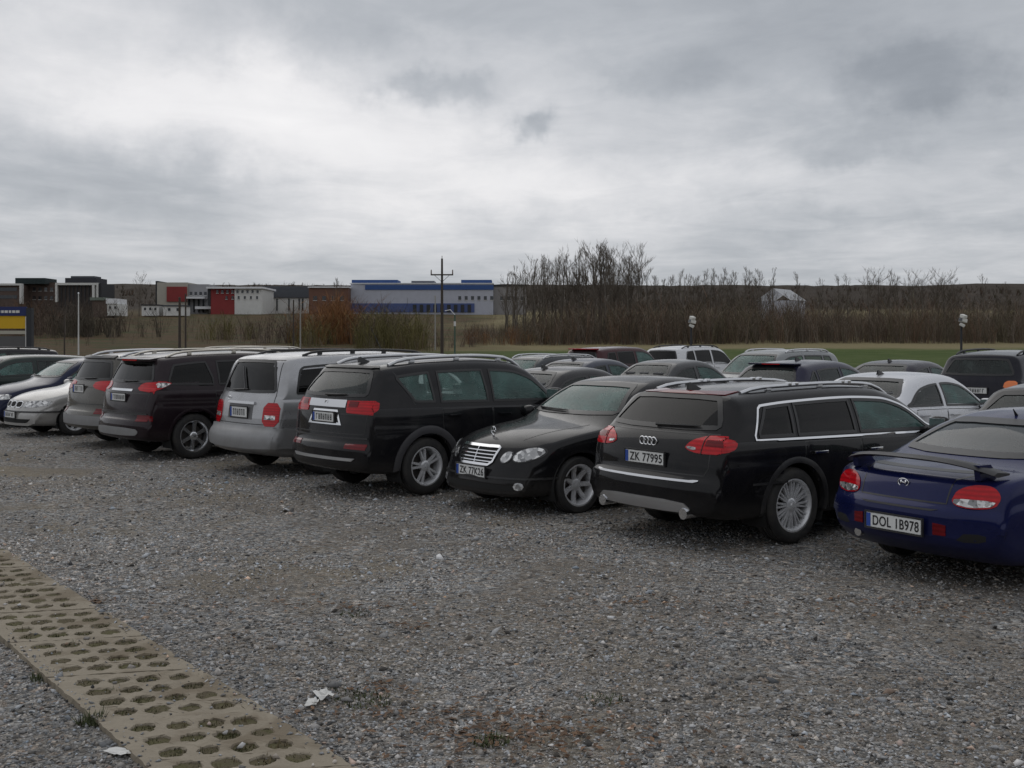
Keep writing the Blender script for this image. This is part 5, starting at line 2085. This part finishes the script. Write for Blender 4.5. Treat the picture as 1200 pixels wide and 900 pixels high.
def shrub_mass(name, label, spots, stems, tones, seed, twigs=6, width=.030):
    """many shrubs of thin bare stems with side twigs, joined: a far-off mass"""
    rg = np.random.default_rng(seed)
    V, F, C = [], [], []

    def seg(p, q, w0, w1, tone):
        n = len(p)
        d = q - p
        side = np.stack([-d[:, 1], d[:, 0], np.zeros(n)], -1)
        an = rg.uniform(0, np.pi, n)
        side = np.stack([np.cos(an), np.sin(an) * .4, np.zeros(n)], -1)
        k = sum(len(v) for v in V)
        V.append(np.stack([p - side * w0[:, None], p + side * w0[:, None], q + side * w1[:, None], q - side * w1[:, None]], 1).reshape(-1, 3))
        F.append((np.arange(n) * 4 + k)[:, None] + np.array([0, 1, 2, 3]))
        C.append(np.repeat(tone, 4, 0))
    S = np.array(spots)                        # x, y, z, height, tone index
    S = np.repeat(S, stems, 0)
    n = len(S)
    h = S[:, 3] * rg.uniform(.55, 1.08, n)
    a = rg.uniform(0, 2 * np.pi, n)
    sp = rg.uniform(.05, .60, n) * h
    p = S[:, :3] + np.stack([rg.normal(0, .25, n), rg.normal(0, .25, n), np.full(n, -.2)], -1)
    q = p + np.stack([np.cos(a) * sp, np.sin(a) * sp, h], -1)
    mid = (p + q) / 2 + np.stack([np.cos(a) * sp * -.12, np.sin(a) * sp * -.12, h * .04], -1)
    T = np.array(tones)[S[:, 4].astype(int)] * rg.uniform(.65, 1.4, (n, 1))
    w = width * rg.uniform(.6, 1.5, n) * (h / 5)
    seg(p, mid, w, w * .7, T)
    seg(mid, q, w * .7, w * .15, T)
    for _ in range(twigs):
        t = rg.uniform(.25, .95, (n, 1))
        b = p + (q - p) * t
        l = h[:, None] * rg.uniform(.10, .32, (n, 1))
        aa = rg.uniform(0, 2 * np.pi, n)
        dv = np.stack([np.cos(aa) * .8, np.sin(aa) * .8, rg.uniform(.0, 1.0, n)], -1)
        seg(b, b + dv * l, w * .55, w * .2, T * rg.uniform(.8, 1.25, (n, 1)))
    o = tri_object(name, np.concatenate(V), np.concatenate(F), TWIG, np.concatenate(C))
    tag(o, label, 'thicket', kind='stuff')


BROWNS = [(.112, .085, .066), (.142, .110, .085), (.092, .077, .060), (.150, .098, .070), (.108, .096, .062), (.18, .152, .126)]
rg = np.random.default_rng(4)
sp = []
for _ in range(4300):
    y = rg.uniform(146, 186)
    px = rg.uniform(548, 1260) if _ < 3300 else rg.uniform(1260, 1560)
    x = (px - 600) * y / FPX
    hh = rg.uniform(3.2, 6.6) * (.7 + .5 * (float(vnoise(np.array(x / 9), np.array(y / 9), 8)) + .5))
    if px < 665:
        hh *= .38 + .62 * max(0, px - 590) / 75 if px > 590 else .38
    if px > 960:
        hh *= .86
    hh *= rg.choice([.6, .85, 1.0, 1.1])
    sp.append((x, y, terrain(x, y), hh, rg.integers(0, 6)))
shrub_mass('thicket', 'dense brown leafless thicket behind the lawn', sp, 9, BROWNS, 31)
sp = []
for _ in range(420):                               # unseen growth added behind the camera to darken the car reflections
    x, y = rg.uniform(-70, 70), rg.uniform(-44, -30)
    sp.append((x, y, 0.0, rg.uniform(5, 9), rg.integers(0, 6)))
shrub_mass('thicket', 'unseen leafless thicket added behind the viewer to darken car reflections', sp, 12, BROWNS, 35, 8, .09)
sp = []
for _ in range(760):
    y = rg.uniform(120, 285)
    px = rg.uniform(-60, 600)
    x = (px - 600) * y / FPX
    k = float(vnoise(np.array(x / 14), np.array(y / 14), 9))
    if k < -.02:
        continue
    hh = rg.uniform(1.0, 2.6) * (1.0 + k)
    sp.append((x, y, terrain(x, y), hh, rg.integers(0, 6)))
shrub_mass('scrub', 'low brown scrub on the slope below the buildings', sp, 9, BROWNS, 32)
sp = []
for (px, d, n, h, sx, tn) in ((385, 150, 48, 5.8, 2.2, 3), (400, 158, 34, 6.4, 1.6, 3), (300, 170, 20, 3.6, 3, 0), (420, 150, 26, 4.6, 2.4, 0), (510, 140, 24, 3.0, 2.5, 1), (372, 140, 12, 4.2, 1.5, 4), (460, 135, 46, 4.8, 2.2, 4), (450, 142, 34, 5.6, 1.6, 0), (482, 130, 12, 3.2, 1.5, 4),
                              (258, 165, 16, 4.4, 2.5, 4), (330, 150, 14, 4.0, 2.5, 0), (345, 160, 14, 5.2, 1.6, 5), (60, 190, 40, 5.5, 5, 0), (45, 180, 40, 5.6, 5, 0), (95, 175, 34, 5.6, 4, 2), (15, 170, 24, 4.6, 4, 1), (28, 200, 26, 5.0, 4, 3), (575, 150, 30, 2.6, 3.0, 3), (110, 180, 14, 4.0, 2, 2)):
    for _ in range(n):
        y = d + rg.normal(0, 2)
        x = (px - 600) * d / FPX + rg.normal(0, sx)
        sp.append((x, y, terrain(x, y), h * rg.uniform(.6, 1.1), tn))
shrub_mass('bushes', 'leafless rusty and olive bushes in front of the warehouses', sp, 11,
           [(.105, .08, .064), (.13, .10, .08), (.08, .07, .055), (.20, .10, .045), (.13, .115, .05), (.19, .17, .145)], 33, width=.045)

sp = []
for _ in range(2600):
    y = rg.uniform(400, 690)
    x = rg.uniform(-.62, .62) * y
    if y < 470 and x < 10:
        continue
    sp.append((x, y, terrain(x, y), rg.uniform(1.8, 3.6), rg.integers(0, 6)))
shrub_mass('ridge_wood', 'brown leafless wood covering the far ridge', sp, 6, [tuple(v * .62 for v in t) for t in BROWNS], 36, 6, .22)


def bare_tree(seed, h, spread, upright, nb=15):
    """trunk mesh and crown mesh of a leafless tree, foot at the origin"""
    rg = random.Random(seed)
    tb, cb_ = bmesh.new(), bmesh.new()
    pts, rad = [], []
    x = y = 0.0
    for k in range(8):
        t = k / 7
        pts.append((x, y, h * .93 * t))
        rad.append(.013 * h * (1 - t) ** .8 + .02)
        x += rg.uniform(-.022, .022) * h
        y += rg.uniform(-.022, .022) * h
    add_tube(tb, pts, rad, 6)

    def br(p, d, l, r, lev):
        d = d.normalized()
        m = p + d * l * .5 + Vector((rg.uniform(-1, 1), rg.uniform(-1, 1), rg.uniform(0, 1))) * l * .06
        e = m + (d + Vector((0, 0, upright * .5))).normalized() * l * .5
        add_tube(cb_, [p, m, e], [r, r * .75, r * .3], 3, False)
        if lev:
            for _ in range(6 if lev == 2 else 5):
                t = rg.uniform(.25, 1.0)
                q = p + (m - p) * (t * 2) if t < .5 else m + (e - m) * (t * 2 - 1)
                dv = d + Vector((rg.uniform(-1, 1), rg.uniform(-1, 1), rg.uniform(-.2, 1.0))) * .8
                br(q, dv, l * rg.uniform(.35, .62), max(r * .5, .013), lev - 1)
    for k in range(nb):
        t = .22 + .76 * (k + rg.random()) / nb
        i = min(6, int(t * 7))
        p = Vector(pts[i]).lerp(Vector(pts[i + 1]), t * 7 - i)
        a = rg.uniform(0, 6.283)
        d = Vector((math.cos(a), math.sin(a), upright + rg.uniform(0, .5)))
        br(p, d, h * spread * (1.15 - t * .75) * rg.uniform(.7, 1.15), max(.022, .0036 * h * (1.2 - t)), 2)
    return bm_mesh('trunk', tb, BARK, True), bm_mesh('crown', cb_, BARK2)


def _bark(c0, c1):
    def f(N, b):
        tc = N.node('ShaderNodeTexCoord')
        N.l.new(N.mix(N.noise(tc.outputs['Object'], 3.0, 5, .7), c0, c1), b.inputs['Base Color'])
    return f


BARK = mat('bark', (.08, .07, .06), .95, spec=.1, fn=_bark((.085, .075, .064), (.17, .15, .13)))
BARK2 = mat('branch_bark', (.07, .06, .05), .95, spec=.1, fn=_bark((.095, .082, .07), (.16, .135, .11)))
TREES = [bare_tree(1, 12, .26, 1.3, 16), bare_tree(2, 12, .22, 1.7, 15), bare_tree(3, 12, .36, .8, 18), bare_tree(4, 12, .18, 2.0, 14), bare_tree(5, 12, .42, .5, 18)]

SHAPES = ['loosely branched', 'slim upright', 'broad crowned', 'narrow spire-like', 'round headed']


def tree(px, top, d, kind, label, group, wide=1.0):
    x, y, zt = up(px, top, d)
    z = terrain(x, y)
    s = (zt - z) / 12.0
    e = empty('bare_tree', (x, y, z - .1), px * 1.7)
    e.scale = (s * wide, s * wide, s)
    tag(e, label.replace('slender', SHAPES[kind]), 'tree', group)
    link('trunk', TREES[kind][0], e)
    link('crown', TREES[kind][1], e)


rg = random.Random(12)
GA = 'tall bare trees above the thicket'
for k in range(40):
    px = 590 + 160 * (k + rg.random()) / 40
    hump = 1 - abs(px - 705) / 120
    top = 312 - 22 * max(0, hump) + rg.uniform(-8, 14)
    tree(px, top, rg.uniform(158, 184), rg.choice([1, 3, 0, 2]), 'slender bare tree in the tallest clump above the thicket', GA)
tree(706, 284, 165, 0, 'tallest bare tree rising over the clump above the thicket', None, 1.1)
tree(698, 292, 160, 2, 'broad dark bare tree beside the tallest one above the thicket', None, .8)
for k in range(30):
    px = 757 + 148 * (k + rg.random()) / 30
    top = 318 + rg.uniform(-8, 8) + (8 if px < 790 else 0)
    tree(px, top, rg.uniform(160, 188), rg.choice([1, 3, 0]), 'slender bare tree in the lower even clump next to the tallest clump', 'lower clump of bare trees')
tree(937, 318, 175, 1, 'lone thin bare tree between the two clumps beside the pale shed roof', None)
for px in (962, 985, 993):
    tree(px, 325 - (px > 980) * 4, 178, 1, 'small thin bare tree in the row of three beyond the shed', 'three thin trees beyond the shed')
for px, top, w in ((1020, 320, 1.2), (1030, 319, 1.2), (1043, 315, 1.0), (1052, 322, 1), (1068, 322, 1.2), (1082, 321, 1.2), (1101, 322, 1.1), (1108, 320, 1.2), (1118, 324, 1.0)):
    tree(px, top, 172 + (px % 9), 2 if w > 1.05 else 0, 'broad bushy bare tree standing over the far end of the thicket', 'broad bare trees at the far end of the thicket', w)
tree(1152, 321, 180, 1, 'pale thin bare tree alone past the broad bushy ones', None)
tree(163, 321, 300, 4, 'dark round bare tree on the skyline between the office blocks', None, .8)
tree(393, 324, 200, 0, 'bare tree behind the rusty bush beside the warehouse', None)
tree(75, 352, 150, 3, 'thin sapling in front of the framed office block', None)
tree(1178, 330, 175, 1, 'short bare tree at the end of the thicket', None)


# ------------------------------------------------------------------ buildings on the rise
def _wall(c0, c1, sc=.6):
    def f(N, b):
        tc = N.node('ShaderNodeTexCoord')
        N.l.new(N.mix(N.noise(tc.outputs['Object'], sc, 6, .65), c0, c1), b.inputs['Base Color'])
    return f


def wall(name, c, rough=.8):
    return mat(name, c, rough, fn=_wall([v * .8 for v in c], [min(1, v * 1.12) for v in c]))


GREYW, WHITEW, BLUEB = wall('pale_cladding', (.42, .435, .50)), wall('white_render', (.62, .62, .60)), wall('blue_cladding', (.035, .085, .25))
DARKB, REDP, BRICK, BEIGE = wall('dark_cladding', (.030, .032, .036)), wall('red_cladding', (.24, .032, .032)), wall('brown_brick', (.10, .070, .058)), wall('beige_render', (.40, .38, .33))
SLATE, RUST, WROOF = wall('slate_roof', (.075, .082, .095)), wall('rust_brick', (.15, .075, .052)), wall('pale_roof', (.72, .73, .75))
WINP = mat('window_pane', (.02, .024, .03), .08, coat=.5)


class Block:
    """a building surveyed from picture positions; d is the distance of its front"""
    def __init__(s, name, label, d, px, py, cat='building'):
        s.d = d
        x, y, z = up(px, py, d)
        s.o = (x, y, z)
        s.root = tag(empty(name, s.o), label, cat)

    def box(s, name, x0, x1, y0, y1, m, near=0.0, deep=8.0, parent=None):
        """picture box; near: metres proud of the front plane"""
        a, b = up(x0, y0, s.d), up(x1, y1, s.d)
        c = ((a[0] + b[0]) / 2 - s.o[0], deep / 2 - near, (a[2] + b[2]) / 2 - s.o[2])
        return link(name, box_mesh(name, c, (abs(b[0] - a[0]), deep, abs(a[2] - b[2])), m), parent or s.root)

    def win(s, x0, x1, y0, y1, parent=None, near=.0):
        w = s.box('window', x0, x1, y0, y1, WINP, near + .06, .3)
        s.box('sill', x0 - .3, x1 + .3, y1, y1 + .5, WHITEW, near + .18, .3, w)
        return w

    def windows(s, x0, x1, y0, y1, n, fill=.6, near=0.0):
        st = (x1 - x0) / n
        for k in range(n):
            s.win(x0 + st * (k + .5 - fill / 2), x0 + st * (k + .5 + fill / 2), y0, y1, None, near)


b = Block('warehouse', 'long pale warehouse with blue roof bands and a row of square windows', 330, 495, 372)
b.box('wall', 411, 578, 332, 372, GREYW, 0, 30)
b.box('blue_band', 428, 578.4, 334, 339.5, BLUEB, .25, .5)
b.box('base_band', 410.6, 556, 355.5, 366, wall('dusk_blue_cladding', (.07, .10, .24)), .22, .5)
b.box('wing_wall', 578.2, 617, 334.5, 372, wall('grey_wing', (.26, .25, .25)), -3, 24)
b.box('wing_roof', 577.8, 618, 333, 335, DARKB, -2.7, 25)
b.box('roof_box', 411, 465, 327.5, 331.8, BLUEB, -2, 10)
b.box('roof_box', 481, 508, 328.5, 331.8, wall('roof_plant_grey', (.12, .13, .16)), -3, 8)
b.box('roof_box', 540, 576, 327.5, 331.8, BLUEB, -2, 10)
b.box('roof_edge', 410, 578.6, 331.6, 332.6, WROOF, .3, 30)
b.windows(535, 580, 347, 351.5, 6, .45)
b.windows(584, 616, 347, 351.5, 4, .45, -3)
for k in range(9):
    b.box('loading_door', 484 + k * 8, 488 + k * 8, 357, 366, DARKB, .4, .5)
b = Block('office_block', 'dark office block with a white portal frame reaching out of the picture', 300, 12, 372)
b.box('wall', -40, 24, 334, 372, BRICK, 0, 6)
b.box('frame', -42, 26.5, 332.3, 334.6, WHITEW, .8, 1.4)
b.box('frame', 24.2, 26.6, 334.7, 356, WHITEW, .8, 1.4)
b.box('roof_box', 12, 47, 325, 332, wall('black_green_cladding', (.014, .026, .028)), -3, 8)
b.box('glazing', -30, 20, 337, 341, WINP, .1, .4)
b.box('glazing', -30, 20, 346, 350, WINP, .1, .4)
b = Block('office_block', 'plain brown brick office block between the two framed blocks', 306, 46, 372)
b.box('wall', 28, 65, 331, 372, BRICK, 0, 6)
b.windows(30, 64, 337, 341, 5, .5)
b.windows(30, 64, 347, 351, 5, .5)
b = Block('office_block', 'dark office block with complete white portal frame and rooftop plant', 298, 90, 372)
b.box('wall', 68.5, 109, 334.3, 372, wall('umber_cladding', (.05, .040, .036)), 0, 6)
b.box('frame', 66, 114, 331.6, 334.2, WHITEW, .8, 1.4)
b.box('frame', 66, 68.4, 334.3, 354, WHITEW, .8, 1.4)
b.box('frame', 109.2, 112, 334.3, 352, WHITEW, .8, 1.4)
b.box('frame', 114.2, 115.8, 331.6, 352, WHITEW, .8, 1.4)
b.box('side_tower', 116, 119, 332, 360, DARKB, .2, 10)
b.box('roof_box', 71, 108, 325, 331.4, wall('charcoal_cladding', (.035, .036, .045)), -3, 8)
b.box('roof_vent', 76, 104, 322.5, 325, SLATE, -4, 5)
for k in range(8):
    b.box('mullion', 72 + k * 4.6, 72.8 + k * 4.6, 335, 360, DARKB, .3, .4)
b = Block('cottage', 'low cottage with pale roof in front of the framed office block', 260, 124, 372, 'house')
b.box('wall', 108, 126, 352, 372, BRICK, 0, 7)
b.box('roof', 106, 122, 348.5, 352, wall('mossy_roof', (.16, .19, .16)), .4, 8)
b.box('wall', 126.4, 140, 356, 370, WHITEW, .5, 6)
b.box('roof', 125.6, 138, 350, 356, WROOF, .8, 7)
b.windows(127, 139, 359, 362, 2, .4, .5)
b = Block('showroom', 'beige and red showroom with white canopies', 330, 214, 374)
b.box('wall', 184, 195, 331, 374, BEIGE, 0, 16)
b.box('wall', 195.1, 220, 331, 374, BEIGE, .2, 16)
b.box('red_panel', 196, 219.5, 336, 353.5, REDP, .6, .5)
b.box('wall', 220.1, 244, 333, 374, wall('grey_render', (.30, .30, .31)), -.5, 15)
b.box('side_wall', 181, 183.9, 329, 372, DARKB, -1, 10)
b.box('canopy', 220.5, 243, 348, 350.3, WROOF, 3.0, 5)
b.box('canopy', 233, 254, 359.5, 362.5, WROOF, 4.0, 5)
b.windows(220.5, 243, 342, 346, 4, .55, -.5)
for k in range(4):
    b.box('pillar', 221 + k * 5.5, 222.2 + k * 5.5, 350.6, 366, DARKB, .2, .8)
b = Block('office_building', 'red and white office building with white roof edge and small windows', 322, 275, 374)
b.box('red_wall', 247, 275, 338.6, 374, REDP, 0, 16)
b.box('wall', 275.1, 307, 338.6, 374, WHITEW, .2, 16)
b.box('roof_edge', 243, 309, 336.3, 338.4, WROOF, 1.2, 18)
b.windows(252, 305, 340, 343.5, 9, .42, .2)
b.windows(262, 305, 347, 350.5, 6, .3, .2)
b.box('dark_bay', 243.4, 246.9, 338.6, 358, DARKB, .1, 8)
b = Block('long_shed', 'long low shed with slate blue roof and white walls', 345, 336, 372, 'shed')
b.box('wall', 305, 378, 349, 372, WHITEW, 0, 14)
b.box('roof', 307, 380, 335.5, 348.8, SLATE, .6, 16)
for x in (318, 324, 338, 350, 354):
    b.box('pillar', x, x + 1.4, 350, 364, DARKB, .3, .6)
b = Block('brick_house', 'rust red brick house behind the bushes by the warehouse', 325, 384, 372, 'house')
b.box('wall', 362, 408, 337.5, 372, RUST, 0, 12)
b.box('roof', 361, 409, 335.8, 337.3, WROOF, .5, 13)
b.windows(364, 406, 347, 352, 4, .4)
b = Block('low_pavilion', 'row of low white pavilions in front of the showroom', 300, 190, 372)
b.box('wall', 166, 186, 358, 370, WHITEW, 0, 6)
b.box('roof', 165, 187, 356.8, 358, DARKB, .3, 7)
b.box('wall', 192, 216, 359, 370, WHITEW, .5, 6)
b.box('roof', 191, 217, 357.5, 359, SLATE, .8, 7)
b.windows(167, 185, 360.5, 363.5, 3, .4)
b.windows(194, 214, 361, 364.5, 2, .3, .5)
# pale shed roof seen through the thicket
sx, sy, sz = up(912, 352, 214)
bm = bmesh.new()
w_, h_, l_ = 3.4, 2.3, 9.0
vs = [bm.verts.new(v) for v in ((-w_, 0, 0), (0, 0, h_), (w_, 0, 0), (-w_, l_, 0), (0, l_, h_), (w_, l_, 0))]
for f in ((0, 1, 4, 3), (1, 2, 5, 4)):
    bm.faces.new([vs[i] for i in f])
bmesh.ops.solidify(bm, geom=bm.faces[:], thickness=.15)
r_ = tag(empty('garden_shed', (sx - 1, sy, terrain(sx, sy)), R(-35)), 'pale roofed shed half hidden in the thicket', 'shed')
me = bm_mesh('roof', bm, WROOF)
me.transform(Matrix.Translation((0, 0, sz - terrain(sx, sy))))
link('roof', me, r_)
zh = sz - terrain(sx, sy)
link('wall', box_mesh('wall', (0, l_ / 2, zh / 2 - .05), (w_ * 1.8, l_ * .95, zh), GREYW), r_)


# ------------------------------------------------------------------ poles, lamps, hoarding
WOOD = wall('pole_wood', (.055, .043, .034))
STEELG = mat('green_steel', (.03, .07, .045), .5)
x, y, zt = up(518, 303, 100)
e = tag(empty('utility_pole', (x, y, terrain(x, y))), 'wooden utility pole with a cross arm in front of the warehouse', 'pole')
h = zt - terrain(x, y)
link('post', tube_mesh('post', [(0, 0, -.3), (0, 0, h)], [.16, .09], WOOD, 10), e)
ca_ = link('cross_arm', box_mesh('cross_arm', (0, -.14, h - 1.45), (2.0, .12, .12), WOOD), e)
for q in (-.95, .95):
    link('insulator', tube_mesh('insulator', [(q, -.14, h - 1.39), (q, -.14, h - 1.0)], [.06, .045], mat('glazed_insulator', (.10, .06, .04), .2), 8), ca_)
link('pin', tube_mesh('pin', [(0, 0, h), (0, 0, h + .25)], .03, WOOD, 6), e)
for q in (-1, 1):
    link('brace', tube_mesh('brace', [(q * .65, -.12, h - 1.5), (0, -.12, h - 2.1)], .02, DARKB, 5), ca_)

for (px, top, d, r, m, lab) in ((210.5, 349, 118, .16, WOOD, 'thicker dark wooden post of the close pair below the showroom'), (217.5, 345, 122, .11, WOOD, 'thinner dark wooden post of the close pair below the showroom'),
                                (510, 347, 130, .09, wall('grey_concrete', (.30, .29, .27)), 'pale concrete post beside the wooden utility pole'),
                                (344, 352, 128, .10, WOOD, 'dark wooden post between the bushes below the long shed'),
                                (352, 356, 132, .09, wall('grey_concrete', (.30, .29, .27)), 'grey concrete post below the long shed'),
                                (75.5, 372, 90, .07, WOOD, 'short brown stake between the hoarding and the white mast')):
    x, y, zt = up(px, top, d)
    e = tag(empty('post', (x, y, terrain(x, y))), lab, 'post')
    h = zt - terrain(x, y)
    link('shaft', tube_mesh('shaft', [(0, 0, -.3), (0, 0, h)], [r, r * .75], m, 8), e)
    link('cap', tube_mesh('cap', [(0, 0, h), (0, 0, h + .08)], [r * .9, r * .5], m, 8), e)
x, y, zt = up(92, 344, 110)
e = tag(empty('flag_mast', (x, y, terrain(x, y))), 'thin white mast in front of the framed office block', 'mast')
link('shaft', tube_mesh('shaft', [(0, 0, -.3), (0, 0, zt - terrain(x, y))], [.085, .05], WHITEW, 8), e)
link('knob', tube_mesh('knob', [(0, 0, zt - terrain(x, y)), (0, 0, zt - terrain(x, y) + .12)], [.09, .06], ALU, 8), e)
# green mast with a lantern and three guy stays
x, y, zt = up(533, 369, 62)
e = tag(empty('lamp_mast', (x, y, 0)), 'green mast with white lantern and splayed feet by the utility pole', 'lamp')
link('shaft', tube_mesh('shaft', [(0, 0, 0), (0, 0, zt)], [.05, .04], STEELG, 8), e)
link('lantern', tube_mesh('lantern', [(0, -.02, zt - .62), (0, -.02, zt - .36)], [.06, .06], WHITEW, 8), e)
link('arm', tube_mesh('arm', [(0, 0, zt), (-.25, 0, zt + .28), (-.55, 0, zt + .22)], .025, ALU, 6), e)
for q in (-1, 0, 1):
    link('foot', tube_mesh('foot', [(0, 0, .75), (q * .5 + .05, .3 * (1 - abs(q)), 0)], .025, STEELG, 6), e)

# flood-lamp masts along the lawn
for (px, top, d, lab) in ((810, 372, 64, 'dark flood lamp mast with white heads behind the white off-roader'), (1126.5, 370, 58, 'dark flood lamp mast with white heads beside the off-roader with orange lamps')):
    x, y, zt = up(px, top, d)
    e = tag(empty('flood_lamp', (x, y, 0)), lab, 'lamp')
    link('post', tube_mesh('post', [(0, 0, 0), (0, 0, zt - .15)], [.07, .055], DARKB, 8), e)
    for (dx, dz, rx, rz, sc) in ((-.02, .02, 20, 25, .85), (.18, -.28, -15, -65, 1.0), (-.12, -.40, 30, 70, .8)):
        bm = bmesh.new()
        M = Matrix.Translation((dx, -.05, zt + dz)) @ Matrix.Rotation(R(rz), 4, 'Z') @ Matrix.Rotation(R(rx), 4, 'X')
        add_box(bm, (0, -.16, 0), (.30 * sc, .34 * sc, .20 * sc), M, .03)
        hd = link('lamp_head', bm_mesh('lamp_head', bm, wall('white_enamel', (.62, .62, .58)), True, 40), e)
        bm = bmesh.new()
        add_box(bm, (0, -.34 * sc, 0), (.24 * sc, .02, .15 * sc), M)
        link('lens', bm_mesh('lens', bm, WINP), hd)
        bm = bmesh.new()
        add_tube(bm, [(0, 0, zt - .25), (dx, -.05, zt + dz)], .025, 6)
        link('bracket', bm_mesh('bracket', bm, DARKB), hd)
# yellow hoarding with a blue header
d = 46.0
e = tag(empty('hoarding', (up(10, 400, d)[0], d, 0)), 'yellow hoarding with a blue lettered header and dark post', 'hoarding')


def hb(name, x0, x1, y0, y1, m, near=0.0, deep=.10, parent=None):
    a, b_ = up(x0, y0, d), up(x1, y1, d)
    return link(name, box_mesh(name, ((a[0] + b_[0]) / 2 - e.location.x, -near, (a[2] + b_[2]) / 2), (abs(b_[0] - a[0]), deep, abs(a[2] - b_[2])), m), parent or e)


YEL = wall('yellow_board', (.62, .38, .015))
hdr = hb('header_board', -110, 32, 359.5, 370, wall('navy_board', (.020, .030, .11)), .05)
rr = random.Random(5)
q = -106
while q < 22:
    w_ = rr.uniform(2.2, 4.2)
    hb('letter', q, q + w_, 363.8, 366.8, WHITEW, .112, .01, hdr)
    q += w_ + rr.uniform(.7, 1.6)
hb('yellow_panel', -110, 30.5, 370.2, 385, YEL)
hb('pale_rail', -110, 30.5, 387.5, 391.5, wall('pale_rail_paint', (.42, .40, .33)))
hb('lower_panel', -110, 30.5, 394, 436, wall('grey_panel', (.10, .10, .10)))
hb('trim', 30.6, 32.2, 371, 440, WHITEW, .03)
hb('post', 32.4, 38.5, 361, 452, DARKB, .02, .24)
hb('post', -60, -55, 361, 452, DARKB, -.12, .14)
